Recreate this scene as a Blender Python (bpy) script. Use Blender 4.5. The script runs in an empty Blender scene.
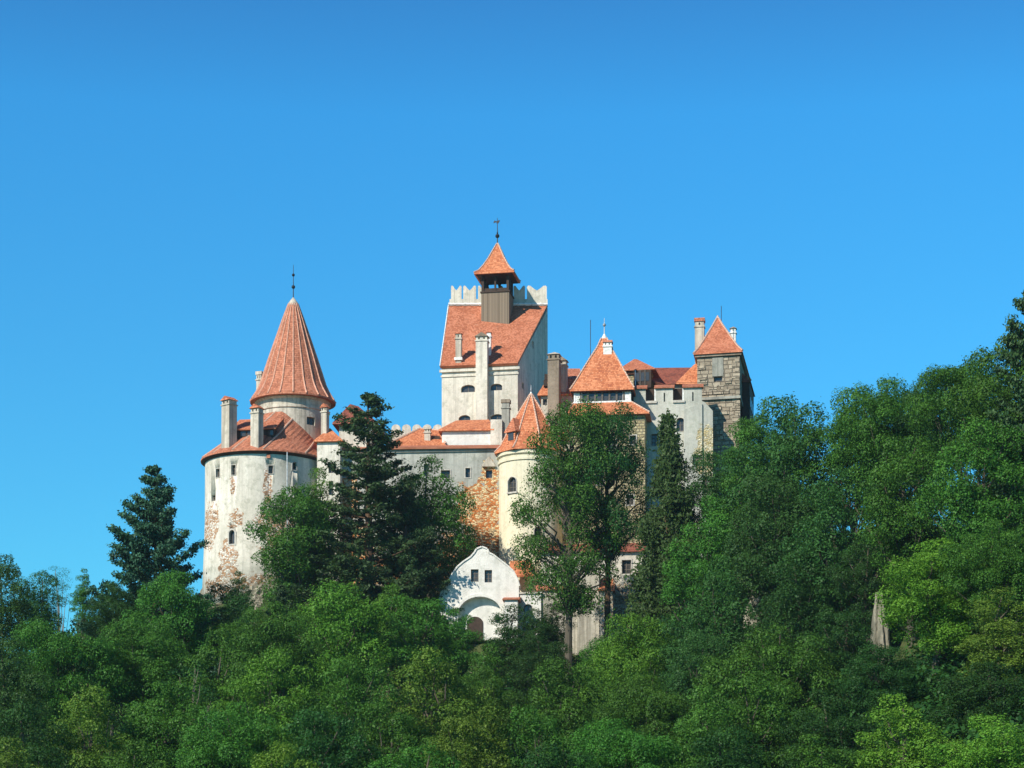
import bpy, math, random
import numpy as np
from mathutils import Vector, Matrix, noise as mnoise
from mathutils.bvhtree import BVHTree
C = bpy.context.scene
COL = C.collection
R = math.radians
HAZE = True

# ------------------------------------------------------------------ camera, sky, sun, exposure
TH = R(1.5); SH = math.tan(R(12.5)); F = 2000.0;   # nearly level camera with a raised lens: verticals stay upright
CAM = Vector((0, 0, 1.7)); 
cam_d = bpy.data.cameras.new("camera"); cam_d.sensor_width = 36; cam_d.lens = F/1024*36
cam_d.shift_y = SH*F/1024
cam_d.clip_start = 0.5; cam_d.clip_end = 6000
cam = bpy.data.objects.new("camera", cam_d); COL.objects.link(cam)
cam.location = CAM; cam.rotation_euler = (R(90)+TH, 0, 0)
C.camera = cam
SUN_AZ, SUN_EL = R(43), R(37)           # azimuth to the left of straight behind the camera
to_sun = Vector((-math.sin(SUN_AZ)*math.cos(SUN_EL), -math.cos(SUN_AZ)*math.cos(SUN_EL), math.sin(SUN_EL)))
W = bpy.data.worlds.new("World"); C.world = W; W.use_nodes = True
wn = W.node_tree; wn.nodes.clear()
sky = wn.nodes.new("ShaderNodeTexSky"); sky.sky_type = 'NISHITA'; sky.sun_disc = False
sky.sun_elevation = SUN_EL; sky.sun_rotation = math.pi + SUN_AZ
sky.altitude = 500; sky.air_density = 1.0; sky.dust_density = 0.0; sky.ozone_density = 4.0
hs = wn.nodes.new("ShaderNodeMix"); hs.data_type = 'RGBA'; hs.blend_type = 'MULTIPLY'; hs.inputs[0].default_value = 1.0
tcw = wn.nodes.new("ShaderNodeTexCoord"); sxyz = wn.nodes.new("ShaderNodeSeparateXYZ"); rmp = wn.nodes.new("ShaderNodeValToRGB")
wn.links.new(tcw.outputs['Generated'], sxyz.inputs[0]); wn.links.new(sxyz.outputs[2], rmp.inputs[0]); wn.links.new(rmp.outputs[0], hs.inputs[7])
rmp.color_ramp.elements[0].position = .0; rmp.color_ramp.elements[0].color = (.34, .90, .82, 1)
rmp.color_ramp.elements[1].position = .75; rmp.color_ramp.elements[1].color = (.24, .24, .48, 1)
e_ = rmp.color_ramp.elements.new(.36); e_.color = (.27, 1.16, 1.45, 1)
e_ = rmp.color_ramp.elements.new(.55); e_.color = (.22, .32, .68, 1)
bg = wn.nodes.new("ShaderNodeBackground"); bg.inputs[1].default_value = 0.109
wo = wn.nodes.new("ShaderNodeOutputWorld")
wn.links.new(sky.outputs[0], hs.inputs[6]); wn.links.new(hs.outputs[2], bg.inputs[0]); wn.links.new(bg.outputs[0], wo.inputs[0])
sl = bpy.data.lights.new("sun", 'SUN'); sl.energy = 4.6; sl.angle = R(0.5); sl.color = (1.0, 0.93, 0.81)
so = bpy.data.objects.new("sun", sl); COL.objects.link(so); so.location = (-100, -50, 120)
so.rotation_euler = (-to_sun).to_track_quat('-Z', 'Y').to_euler()
C.view_settings.view_transform = 'Standard'; C.view_settings.look = 'None'
C.view_settings.gamma = 1.0; C.view_settings.exposure = 0.38; C.view_settings.use_curve_mapping = False
C.cycles.use_denoising = True
C.cycles.max_bounces = 6; C.cycles.transparent_max_bounces = 8

# ------------------------------------------------------------------ surveying: where a line of sight meets a given distance
CT, ST = math.cos(TH), math.sin(TH)
def ray(px, py):
    a = (px-512)/F; b = (384-py)/F+SH
    return Vector((a, CT-b*ST, ST+b*CT))
def P(px, py, Y):
    d = ray(px, py); return CAM + d*((Y-CAM.y)/d.y)
def Z(py, Y, px=512): return P(px, py, Y).z
def XY(px, Y, py): p = P(px, py, Y); return (p.x, p.y)
def scl(p): return ((p-CAM).y*CT + (p-CAM).z*ST)/F        # metres per pixel at a point
def hit(bvh, px, py):
    d = ray(px, py).normalized(); h = bvh.ray_cast(CAM, d)
    return h[0], h[1]
def bvh_of(*geos):
    v = []; f = []
    for g in geos:
        o = len(v); v += [Vector(q) for q in g[0]]; f += [[i+o for i in k] for k in g[1]]
    return BVHTree.FromPolygons(v, f)

# ------------------------------------------------------------------ linking
WO = {}
def thing(name, label, cat, loc, group=None):
    o = bpy.data.objects.new(name, None); COL.objects.link(o); o.location = loc; o.empty_display_size = .5
    o['label'] = label; o['category'] = cat
    if group: o['group'] = group
    WO[o.name] = Vector(loc); return o
def raw_mesh(name, geo, smooth=False):
    v, f = geo[0], geo[1]
    me = bpy.data.meshes.new(name); me.from_pydata([tuple(q) for q in v], [], [tuple(k) for k in f])
    if len(geo) > 2 and geo[2] is not None:
        uv = me.uv_layers.new(name="UVMap"); flat = [c for fa in geo[2] for q in fa for c in q]
        uv.data.foreach_set('uv', flat)
    if smooth: me.polygons.foreach_set('use_smooth', [True]*len(me.polygons))
    me.update(); return me
def part(name, geo, mat, parent=None, smooth=False, label=None):
    if isinstance(geo, list):                      # several runs of the same part, each its own object
        return [part(name, g, mat, parent, smooth, label) for g in geo][0]
    vs = [Vector(q) for q in geo[0]]
    c = sum(vs, Vector())/len(vs); o0 = Vector((c.x, c.y, min(q.z for q in vs)))
    me = raw_mesh(name, ([q-o0 for q in vs], geo[1], geo[2] if len(geo) > 2 else None), smooth)
    me.materials.append(mat)
    ob = bpy.data.objects.new(name, me); COL.objects.link(ob)
    WO[ob.name] = o0
    if parent is not None:
        ob.parent = parent; ob.location = o0-WO[parent.name]
    else: ob.location = o0
    if label: ob['label'] = label
    return ob
def tag(o, label, cat, group=None):
    o['label'] = label; o['category'] = cat
    if group: o['group'] = group
    return o
def join(*gs):
    v = []; f = []; u = []
    hasuv = all(len(g) > 2 and g[2] is not None for g in gs)
    for g in gs:
        o = len(v); v += list(g[0]); f += [[i+o for i in k] for k in g[1]]
        if hasuv: u += g[2]
    return (v, f, u if hasuv else None)
def graft(ob, g):
    """add a projecting stone to a wall's own mesh"""
    import bmesh
    bm = bmesh.new(); bm.from_mesh(ob.data); uvl = bm.loops.layers.uv.verify(); w = WO[ob.name]
    vs = [bm.verts.new(Vector(q)-w) for q in g[0]]
    for k, f in enumerate(g[1]):
        fc = bm.faces.new([vs[i] for i in f])
        for l, uv in zip(fc.loops, g[2][k]): l[uvl].uv = (uv[0]+g[0][0][0]*3.1, uv[1]+g[0][0][2]*1.7)
    bm.to_mesh(ob.data); bm.free()
def cut(ob, cutters):
    """Cut pockets (window and door openings) into a solid wall."""
    if not cutters: return
    g = join(*cutters)
    w = WO[ob.name]
    me = raw_mesh('c', ([Vector(q)-w for q in g[0]], g[1]))
    co = bpy.data.objects.new('c', me); COL.objects.link(co)
    # same world place as the wall
    bpy.context.view_layer.update(); co.matrix_world = ob.matrix_world.copy(); bpy.context.view_layer.update()
    m = ob.modifiers.new('b', 'BOOLEAN'); m.object = co; m.operation = 'DIFFERENCE'; m.solver = 'EXACT'
    dg = bpy.context.evaluated_depsgraph_get()
    nm = bpy.data.meshes.new_from_object(ob.evaluated_get(dg))
    old = ob.data; ob.modifiers.clear()
    if len(nm.polygons) > 5: ob.data = nm; nm.name = old.name
    bpy.data.objects.remove(co)

# ------------------------------------------------------------------ geometry
def prism(plan, zb, zt):
    """closed wall block from a counter-clockwise plan; zb, zt may be one height or one per corner"""
    n = len(plan); zb = [zb]*n if not hasattr(zb, '__len__') else zb; zt = [zt]*n if not hasattr(zt, '__len__') else zt
    v = [(x, y, z) for (x, y), z in zip(plan, zb)] + [(x, y, z) for (x, y), z in zip(plan, zt)]
    f = []; u = []; s = 0
    for i in range(n):
        j = (i+1) % n; L = math.dist(plan[i], plan[j])
        f.append([i, j, n+j, n+i]); u.append([(s, zb[i]), (s+L, zb[j]), (s+L, zt[j]), (s, zt[i])]); s += L
    f.append(list(range(n, 2*n))); u.append([(x, y) for x, y in plan])
    f.append(list(range(n-1, -1, -1))); u.append([(x, y) for x, y in plan[::-1]])
    return (v, f, u)
def rings(rs, cap_b=True, cap_t=True):
    """loft closed rings of equal count from bottom to top; UV in metres"""
    n = len(rs[0]); v = [q for r in rs for q in r]; f = []; u = []
    vv = 0
    for k in range(len(rs)-1):
        a, b = rs[k], rs[k+1]
        dv = sum(math.dist(a[i], b[i]) for i in range(n))/n; s = 0
        for i in range(n):
            j = (i+1) % n; L = max(math.dist(a[i], a[j]), math.dist(b[i], b[j])); Lb = math.dist(b[i], b[j]); La = math.dist(a[i], a[j])
            f.append([k*n+i, k*n+j, (k+1)*n+j, (k+1)*n+i])
            u.append([(s, vv), (s+La, vv), (s+(La+Lb)/2, vv+dv), (s+(La-Lb)/2, vv+dv)]); s += L
        vv += dv
    if cap_b: f.append(list(range(n-1, -1, -1))); u.append([(q[0], q[1]) for q in rs[0][::-1]])
    if cap_t: f.append([(len(rs)-1)*n+i for i in range(n)]); u.append([(q[0], q[1]) for q in rs[-1]])
    return (v, f, u)
def circ(cx, cy, r, z, n=48, a0=0.0): return [(cx+r*math.cos(a0+2*math.pi*i/n), cy+r*math.sin(a0+2*math.pi*i/n), z) for i in range(n)]
def lathe(cx, cy, prof, n=48, a0=0.0): return rings([circ(cx, cy, r, z, n, a0) for r, z in prof])
def plan_rings(plan, c, prof, frac_apex=0.02):
    """rings of a polygon plan scaled about its centre (hip roofs): prof = [(scale, z)]"""
    return rings([[(c[0]+(x-c[0])*s, c[1]+(y-c[1])*s, z) for x, y in plan] for s, z in prof])
def outset(plan, d):
    cx = sum(p[0] for p in plan)/len(plan); cy = sum(p[1] for p in plan)/len(plan); out = []
    n = len(plan)
    for i in range(n):
        p, q, r = Vector(plan[i-1]), Vector(plan[i]), Vector(plan[(i+1) % n])
        e1 = (q-p).normalized(); e2 = (r-q).normalized()
        n1 = Vector((e1.y, -e1.x)); n2 = Vector((e2.y, -e2.x)); b = (n1+n2)
        b = b/max(.3, (1+n1.dot(n2)))
        out.append(tuple(q+b*d))
    return out
def yawbox(pxl, pxr, Y, depth, yaw, py, pyb=None):
    """plan of a rectangle whose front runs from column pxl to column pxr at sight height py"""
    A = P(pxl, py, Y); c, s = math.cos(yaw), math.sin(yaw); k = (pxr-512)/F; ze = A.z-CAM.z
    L = (k*(A.y*CT+ze*ST)-A.x)/(c-k*s*CT)
    a = (A.x, A.y); b = (A.x+L*c, A.y+L*s); q = (b[0]-depth*s, b[1]+depth*c); r = (a[0]-depth*s, a[1]+depth*c)
    return [a, b, q, r]
def box(c, sx, sy, sz, yaw=0):
    """box centred on c in plan, standing on c.z"""
    ca, sa = math.cos(yaw), math.sin(yaw)
    pl = [(c[0]+x*ca-y*sa, c[1]+x*sa+y*ca) for x, y in ((-sx/2, -sy/2), (sx/2, -sy/2), (sx/2, sy/2), (-sx/2, sy/2))]
    return prism(pl, c[2], c[2]+sz)
def tube(pts, rad, n=6):
    pts = [Vector(p) for p in pts]; v = []; f = []
    rad = [rad]*len(pts) if not hasattr(rad, '__len__') else rad
    for i, p in enumerate(pts):
        d = (pts[min(i+1, len(pts)-1)]-pts[max(i-1, 0)]).normalized()
        a = d.cross(Vector((0.31, 0.95, 0.1)) if abs(d.z) > .8 else Vector((0, 0, 1))).normalized(); b = d.cross(a)
        for k in range(n):
            t = 2*math.pi*k/n; v.append(tuple(p+(a*math.cos(t)+b*math.sin(t))*rad[i]))
    for i in range(len(pts)-1):
        for k in range(n): f.append([i*n+k, i*n+(k+1) % n, (i+1)*n+(k+1) % n, (i+1)*n+k])
    f.append(list(range(n-1, -1, -1))); f.append([(len(pts)-1)*n+k for k in range(n)])
    u = [[(0, 0)]*len(k) for k in f]
    return (v, f, u)
def slab(poly, o, t, d, back=0.0):
    """polygon in (along t, up) extruded from `back` to `back+d` behind its plane; the normal faces the viewer side"""
    o = Vector(o); t = Vector((t[0], t[1], 0)).normalized(); nb = Vector((-t.y, t.x, 0)); n = len(poly)
    v = [o+t*a+Vector((0, 0, b))+nb*back for a, b in poly] + [o+t*a+Vector((0, 0, b))+nb*(back+d) for a, b in poly]
    f = [list(range(n)), list(range(2*n-1, n-1, -1))]; u = [[(a, b) for a, b in poly], [(a, b) for a, b in poly[::-1]]]
    for i in range(n):
        j = (i+1) % n; f.append([j, i, n+i, n+j]); L = math.dist(poly[i], poly[j]); u.append([(L, 0), (0, 0), (0, d), (L, d)])
    return ([tuple(q) for q in v], f, u)
def quad_roof(front_l, front_r, back_r, back_l, th=.22):
    """one pitched roof plane as a real slab; corners of the tiled face"""
    q = [Vector(p) for p in (front_l, front_r, back_r, back_l)]
    nrm = (q[1]-q[0]).cross(q[3]-q[0]).normalized()
    if nrm.z < 0: nrm = -nrm
    v = [tuple(p-nrm*th) for p in q]+[tuple(p) for p in q]
    e = (q[1]-q[0]).normalized(); g = nrm.cross(e)
    uvf = lambda i: ((Vector(v[i])-q[0]).dot(e), (Vector(v[i])-q[0]).dot(g))
    f = [[3, 2, 1, 0], [4, 5, 6, 7], [0, 1, 5, 4], [1, 2, 6, 5], [2, 3, 7, 6], [3, 0, 4, 7]]
    return (v, f, [[uvf(i) for i in k] for k in f])
def hull(pts):
    """convex solid from a few corner points (hip and gable roofs)"""
    import bmesh
    bm = bmesh.new()
    for p in pts: bm.verts.new(p)
    r = bmesh.ops.convex_hull(bm, input=bm.verts)
    bmesh.ops.dissolve_limit(bm, angle_limit=R(1), verts=bm.verts, edges=bm.edges)
    bm.verts.ensure_lookup_table(); bm.verts.index_update()
    v = [tuple(x.co) for x in bm.verts]; f = [[x.index for x in k.verts] for k in bm.faces]; u = []
    for k in bm.faces:
        n = k.normal; e = Vector((0, 0, 1)).cross(n); e = e.normalized() if e.length > 1e-3 else Vector((1, 0, 0)); g = n.cross(e)
        u.append([(x.co.dot(e), x.co.dot(g)) for x in k.verts])
    bm.free(); return (v, f, u)
def ridge_line(pts, r=.11, step=.32, w=1.0):
    """a run of overlapping ridge tiles along a hip"""
    gs = []
    for a, b in zip(pts[:-1], pts[1:]):
        a, b = Vector(a), Vector(b); L = (b-a).length; n = max(1, int(L/step))
        for i in range(n):
            p, q = a.lerp(b, i/n), a.lerp(b, (i+1.15)/n if i < n-1 else 1)
            gs.append(tube([p, q], [r*1.25, r*.8], 6))
    return join(*gs)

# ------------------------------------------------------------------ materials
class NT:
    def __init__(s, name):
        s.m = bpy.data.materials.new(name); s.m.use_nodes = True; s.t = s.m.node_tree; s.t.nodes.clear()
    def n(s, ty, ins=None, **kw):
        x = s.t.nodes.new(ty)
        for k, v in kw.items(): setattr(x, k, v)
        for k, v in (ins or {}).items():
            if isinstance(v, bpy.types.NodeSocket): s.t.links.new(v, x.inputs[k])
            else: x.inputs[k].default_value = v
        return x
    def out(s, shader, disp=None):
        o = s.n('ShaderNodeOutputMaterial', {0: shader}); return s.m
    def mix(s, f, a, b, mode='MIX'):
        def c(x): return x if isinstance(x, bpy.types.NodeSocket) else (*x, 1) if len(x) == 3 else x
        return s.n('ShaderNodeMix', {0: f, 6: c(a), 7: c(b)}, data_type='RGBA', blend_type=mode).outputs[2]
    def math(s, op, a, b=0.0, c=0.0, clamp=False): return s.n('ShaderNodeMath', {0: a, 1: b, 2: c}, operation=op, use_clamp=clamp).outputs[0]
    def ramp(s, f, stops, interp='LINEAR'):
        x = s.n('ShaderNodeValToRGB', {0: f}); e = x.color_ramp; e.interpolation = interp
        while len(e.elements) < len(stops): e.elements.new(.5)
        for k, (p, c) in zip(e.elements, stops):
            k.position = p; k.color = (*c, 1) if hasattr(c, '__len__') else (c, c, c, 1)
        return x.outputs[0]
    def noise(s, vec, scale, detail=4, rough=.55): return s.n('ShaderNodeTexNoise', {'Vector': vec, 'Scale': scale, 'Detail': detail, 'Roughness': rough}).outputs[0]
    def vscale(s, vec, sc): return s.n('ShaderNodeMapping', {'Vector': vec, 'Scale': sc}).outputs[0]
    def pos(s): return s.n('ShaderNodeNewGeometry').outputs['Position']
    def bsdf(s, col, rough=.9, bump=None, bs=.5, bd=.05, spec=.2, metal=0.0):
        ins = {'Base Color': col if isinstance(col, bpy.types.NodeSocket) else (*col, 1), 'Roughness': rough, 'Metallic': metal, 'Specular IOR Level': spec}
        if bump is not None: ins['Normal'] = s.n('ShaderNodeBump', {'Height': bump, 'Strength': bs, 'Distance': bd}).outputs[0]
        return s.n('ShaderNodeBsdfPrincipled', ins).outputs[0]

def plaster(name, base, stain, amt=.5, spots=(), warm=(.55, .27, .12), stone=(.5, .44, .34), thr=.5, streak=.35):
    """lime plaster with blotches and rain streaks; round each of `spots` it has fallen off and rubble shows"""
    t = NT(name); p = t.pos()
    big = t.noise(t.vscale(p, (1, 1, .6)), .33, 5, .6); fine = t.noise(p, 3.2, 5, .65)
    col = t.mix(t.ramp(t.math('ADD', t.math('MULTIPLY', big, .65), t.math('MULTIPLY', fine, .35)), [(.38, 0.0), (.60, min(1, amt*1.25))]), base, stain)
    col = t.mix(t.ramp(t.noise(p, 1.1, 6, .75), [(.50, 0.0), (.66, min(1, .85*amt))]), col, tuple(x*k for x, k in zip(stain, (.62, .66, .60))))
    st = t.noise(t.vscale(p, (2.6, 2.6, .12)), 1.0, 3, .6)
    col = t.mix(t.ramp(st, [(.47, 0.0), (.66, min(.8, streak*1.5))]), col, tuple(c*.55 for c in stain))
    bump = t.math('ADD', t.math('MULTIPLY', fine, .5), t.noise(p, 9, 3, .6))
    if spots:
        m = None
        for q, rr in spots:
            d = t.n('ShaderNodeVectorMath', {0: p, 1: tuple(q)}, operation='SUBTRACT').outputs[0]
            d = t.n('ShaderNodeVectorMath', {0: d, 1: (1/rr[0], 1/max(rr[0], 2.5), 1/rr[1])}, operation='MULTIPLY').outputs[0]
            l = t.n('ShaderNodeVectorMath', {0: d}, operation='LENGTH').outputs['Value']
            v = t.math('SUBTRACT', 1.0, l); m = v if m is None else t.math('MAXIMUM', m, v)
        edge = t.math('ADD', m, t.math('MULTIPLY', t.math('SUBTRACT', t.noise(p, 1.1, 6, .7), .5), 2.0))
        mask = t.ramp(edge, [(.08, 0.0), (.16, 1.0)])
        vo = t.n('ShaderNodeTexVoronoi', {'Vector': t.vscale(p, (1, 1, 1.7)), 'Scale': 4.2, 'Randomness': 1.0}, feature='F1')
        vd = t.n('ShaderNodeTexVoronoi', {'Vector': t.vscale(p, (1, 1, 1.7)), 'Scale': 4.2, 'Randomness': 1.0}, feature='DISTANCE_TO_EDGE').outputs[0]
        rnd = t.n('ShaderNodeSeparateColor', {0: vo.outputs['Color']}).outputs[0]
        rub = t.ramp(t.math('ADD', t.math('MULTIPLY', rnd, .38), t.math('MULTIPLY', t.noise(p, .8, 6, .7), .62)),
                     [(.28, tuple(c*.42 for c in warm)), (.40, warm), (.49, tuple(c*1.15 for c in warm)), (.55, stone), (.68, tuple(min(1, c*1.35) for c in stone)), (.85, tuple(c*.5 for c in stone))])
        rub = t.mix(t.ramp(vd, [(.0, .75), (.08, 0.0)]), rub, tuple(c*.5 for c in stone))
        col = t.mix(mask, col, rub)
        bump = t.math('ADD', bump, t.math('MULTIPLY', t.math('MULTIPLY', t.ramp(vd, [(0, 0.0), (.2, 1.0)]), mask), 2.0))
        bump = t.math('SUBTRACT', bump, t.math('MULTIPLY', mask, 1.0))
    return t.out(t.bsdf(col, .92, bump, .6, .06))

def tiles(name, a, b, c, row=.22, w=.17):
    """plain clay tiles in courses, laid in UV metres"""
    t = NT(name); uv = t.n('ShaderNodeUVMap').outputs[0]; p = t.pos()
    br = t.n('ShaderNodeTexBrick', {'Vector': uv, 'Color1': (0, 0, 0, 1), 'Color2': (1, 1, 1, 1), 'Mortar': (.5, .5, .5, 1), 'Scale': 1.0, 'Mortar Size': .012, 'Mortar Smooth': .3, 'Bias': 0.0, 'Brick Width': w, 'Row Height': row})
    v = t.n('ShaderNodeSeparateColor', {0: br.outputs[0]}).outputs[0]
    blot = t.noise(p, .7, 5, .65); f2 = t.noise(p, 4.5, 3, .6)
    k = t.math('ADD', t.math('MULTIPLY', v, .34), t.math('ADD', t.math('MULTIPLY', blot, .62), t.math('MULTIPLY', f2, .20)))
    col = t.ramp(k, [(.28, c), (.5, a), (.66, b), (.85, tuple(min(.9, x*1.2) for x in b))])
    lich = t.ramp(t.noise(p, 2.2, 6, .75), [(.56, 0.0), (.70, .36)])
    col = t.mix(lich, col, (.28, .25, .18))
    # each course overlaps the one below: a saw-tooth in v, plus the joint between neighbours
    sv = t.n('ShaderNodeSeparateXYZ', {0: uv}).outputs[1]
    saw = t.math('SUBTRACT', 1.0, t.math('FRACT', t.math('DIVIDE', sv, row)))
    col = t.mix(t.ramp(saw, [(.80, 0.0), (.97, .55)]), col, tuple(x*.4 for x in c))
    h = t.math('ADD', t.math('MULTIPLY', saw, .9), t.math('ADD', t.math('MULTIPLY', br.outputs[1], -.7), t.math('MULTIPLY', v, .35)))
    return t.out(t.bsdf(col, .8, h, .9, .05, spec=.25))

def blocks(name, a, b, mortar, bw=1.05, rh=.52):
    """rock-faced ashlar laid in UV metres"""
    t = NT(name); uv = t.n('ShaderNodeUVMap').outputs[0]; p = t.pos()
    wob = t.n('ShaderNodeVectorMath', {0: uv, 1: t.n('ShaderNodeVectorMath', {0: t.n('ShaderNodeTexNoise', {'Vector': p, 'Scale': 1.6, 'Detail': 2.0}).outputs[1], 'Scale': .14}, operation='SCALE').outputs[0]}, operation='ADD').outputs[0]
    br = t.n('ShaderNodeTexBrick', {'Vector': wob, 'Color1': (0, 0, 0, 1), 'Color2': (1, 1, 1, 1), 'Mortar': (.5, .5, .5, 1), 'Scale': 1.0, 'Mortar Size': .045, 'Mortar Smooth': .6, 'Bias': 0.0, 'Brick Width': bw, 'Row Height': rh, }, squash=.7, squash_frequency=3)
    v = t.n('ShaderNodeSeparateColor', {0: br.outputs[0]}).outputs[0]
    n1 = t.noise(p, 2.0, 5, .7)
    col = t.ramp(t.math('ADD', t.math('MULTIPLY', v, .5), t.math('MULTIPLY', n1, .5)), [(.2, a), (.75, b)])
    col = t.mix(br.outputs[1], col, mortar)
    h = t.math('SUBTRACT', t.math('ADD', t.math('MULTIPLY', n1, .8), t.math('MULTIPLY', v, .6)), t.math('MULTIPLY', br.outputs[1], 1.6))
    return t.out(t.bsdf(col, .95, h, 1.0, .2))
def plain(name, c, rough=.8, var=.25, scale=4, metal=0.0, spec=.3):
    t = NT(name); n = t.noise(t.pos(), scale, 4, .6)
    col = t.mix(t.ramp(n, [(.35, 0.0), (.7, 1.0)]), tuple(x*(1-var) for x in c), tuple(min(1, x*(1+var)) for x in c))
    return t.out(t.bsdf(col, rough, n, .3, .02, spec=spec, metal=metal))
def planks(name, c, w=.16):
    t = NT(name); uv = t.n('ShaderNodeUVMap').outputs[0]; u = t.n('ShaderNodeSeparateXYZ', {0: uv}).outputs[0]
    k = t.math('DIVIDE', u, w); r = t.n('ShaderNodeTexWhiteNoise', {'W': t.math('FLOOR', k)}, noise_dimensions='1D').outputs[0]
    gap = t.ramp(t.math('PINGPONG', k, .5), [(0, 1.0), (.08, 0.0)])
    col = t.mix(r, tuple(x*.75 for x in c), tuple(x*1.2 for x in c)); col = t.mix(t.math('MULTIPLY', gap, .8), col, tuple(x*.25 for x in c))
    return t.out(t.bsdf(col, .85, t.math('SUBTRACT', t.noise(t.vscale(uv, (12, 1, 1)), 2), gap), .5, .03))

TW, TG = (.74, .71, .62), (.40, .39, .35)
M_ridge = plain('pale_mortared_ridge', (.60, .40, .30), .9, .2, 6)
M_tile = tiles('orange_clay_tiles', (.47, .15, .070), (.62, .235, .13), (.28, .095, .055))
M_tile_o = tiles('bright_orange_tiles', (.54, .17, .070), (.70, .27, .13), (.34, .10, .055))
M_tile_d = tiles('weathered_brown_shaded_tiles', (.24, .075, .05), (.34, .11, .07), (.12, .05, .04))  # brown roofs; on the long range this dark tone is painted shade
M_tile_c = tiles('rose_clay_tiles', (.42, .15, .080), (.56, .22, .13), (.25, .095, .06))
M_white = plaster('white_lime_plaster', (.78, .73, .62), (.54, .50, .42), .65, streak=.30)
M_chap = plaster('fresh_white_limewash', (.84, .82, .76), (.62, .60, .55), .5, streak=.12)
M_cream = plaster('cream_plaster', (.80, .74, .54), (.66, .60, .44), .5, streak=.15)
M_stone = blocks('rock_faced_stone', (.22, .18, .13), (.46, .39, .29), (.22, .185, .14), .82, .43)
M_oldst = blocks('yellow_rubble_wall', (.34, .27, .14), (.56, .48, .28), (.30, .25, .17), .5, .28)
M_greyp = plaster('grey_render', (.42, .41, .35), (.25, .25, .22), .7)
M_chim = plaster('chimney_render', (.66, .60, .50), (.40, .35, .28), .6, streak=.4)
M_chimd = plaster('brown_chimney_render', (.34, .28, .21), (.20, .16, .12), .6)
M_wood = planks('grey_weathered_boards', (.23, .18, .13))
M_woodd = plain('dark_timber', (.055, .036, .026), .8)
M_frame = plain('window_surround_stone', (.50, .47, .41), .9)
M_framed = plain('dark_window_frame', (.13, .11, .09), .7)
M_framew = plain('white_painted_frame', (.78, .78, .74), .6)
M_iron = plain('dark_iron', (.035, .04, .045), .5, metal=.6)
M_zinc = plain('grey_zinc', (.40, .43, .44), .45, metal=.5)
def glassmat():
    t = NT('old_window_glass'); n = t.noise(t.pos(), 1.2, 2)
    col = t.mix(n, (.035, .034, .034), (.075, .07, .065)); return t.out(t.bsdf(col, .12, n, .1, .01, spec=.5))
M_glass = glassmat()
M_rock = plaster('limestone_crag', (.40, .36, .27), (.20, .19, .14), .8, streak=.5)

# ------------------------------------------------------------------ windows and chimneys
def win_poly(w, h, arch):
    p = [(-w/2, 0), (w/2, 0)]
    if arch <= 0: return p+[(w/2, h), (-w/2, h)]
    rise = arch*w/2; n = 8
    for i in range(n+1):
        a = math.pi*i/n; p.append((w/2*math.cos(a), h-rise+rise*math.sin(a)))
    return p
def window(parent, bvh, px, py, w, h, arch=0.0, frame=None, mull=(1, 2), depth=.42, name='window', sill=False, surround=0.0):
    """px, py = centre of the opening, w and h in photo pixels; returns the pocket to cut"""
    q, n = hit(bvh, px, py)
    if q is None: print('window missed', px, py); return None
    n = Vector((n.x, n.y, 0)).normalized()
    if n.dot(CAM-q) < 0: n = -n
    t = Vector((-n.y, n.x, 0)); s = scl(q); ob = max(.45, abs(n.dot((CAM-q).normalized())))
    W_, H_ = w*s/ob, h*s/CT; o = q-Vector((0, 0, H_/2)); pl = win_poly(W_, H_, arch)
    pocket = slab(pl, o, t, depth+.3, -.3)
    fr = frame or M_framed
    g = part(name, slab([(a*.96, b*.96+.02*H_) for a, b in pl], o, t, .05, depth*.72), M_glass, parent)
    fs = []
    k = min(.09, W_*.12)
    inner = [(a*(1-2*k/W_), b*(1-2*k/H_)+k) for a, b in pl]
    # frame ring as small strips, then mullions
    nn = len(pl)
    for i in range(nn):
        j = (i+1) % nn; fs.append(slab([pl[i], pl[j], inner[j], inner[i]], o, t, .09, depth*.6))
    for i in range(1, mull[0]+1):
        x = -W_/2+W_*i/(mull[0]+1); fs.append(slab([(x-.035, k), (x+.035, k), (x+.035, H_-k), (x-.035, H_-k)], o, t, .07, depth*.61))
    for i in range(1, mull[1]+1):
        z = H_*i/(mull[1]+1); fs.append(slab([(-W_/2+k, z-.03), (W_/2-k, z-.03), (W_/2-k, z+.03), (-W_/2+k, z+.03)], o, t, .06, depth*.615))
    part('frame', join(*fs), fr, g)
    if surround > 0:
        ss = []; outer = [(a*(1+2*surround/W_), b*(1+2*surround/H_)-surround) for a, b in pl]
        for i in range(nn):
            j = (i+1) % nn; ss.append(slab([pl[j], pl[i], outer[i], outer[j]][::-1], o, t, .10, -.05))
        part('surround', join(*ss), M_frame, g)
    if sill: part('sill', slab([(-W_/2-.12, -.16), (W_/2+.12, -.16), (W_/2+.12, 0), (-W_/2-.12, 0)], o, t, .25, -.14), M_frame, g)
    return pocket
def windows(parent, wall, geo, lst):
    b = bvh_of(geo); cs = []
    for a in lst:
        kw = dict(a[1]) if isinstance(a[0], tuple) else {}
        args = a[0] if isinstance(a[0], tuple) else a
        c = window(parent, b, *args, **kw)
        if c: cs.append(c)
    cut(wall, cs)
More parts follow.
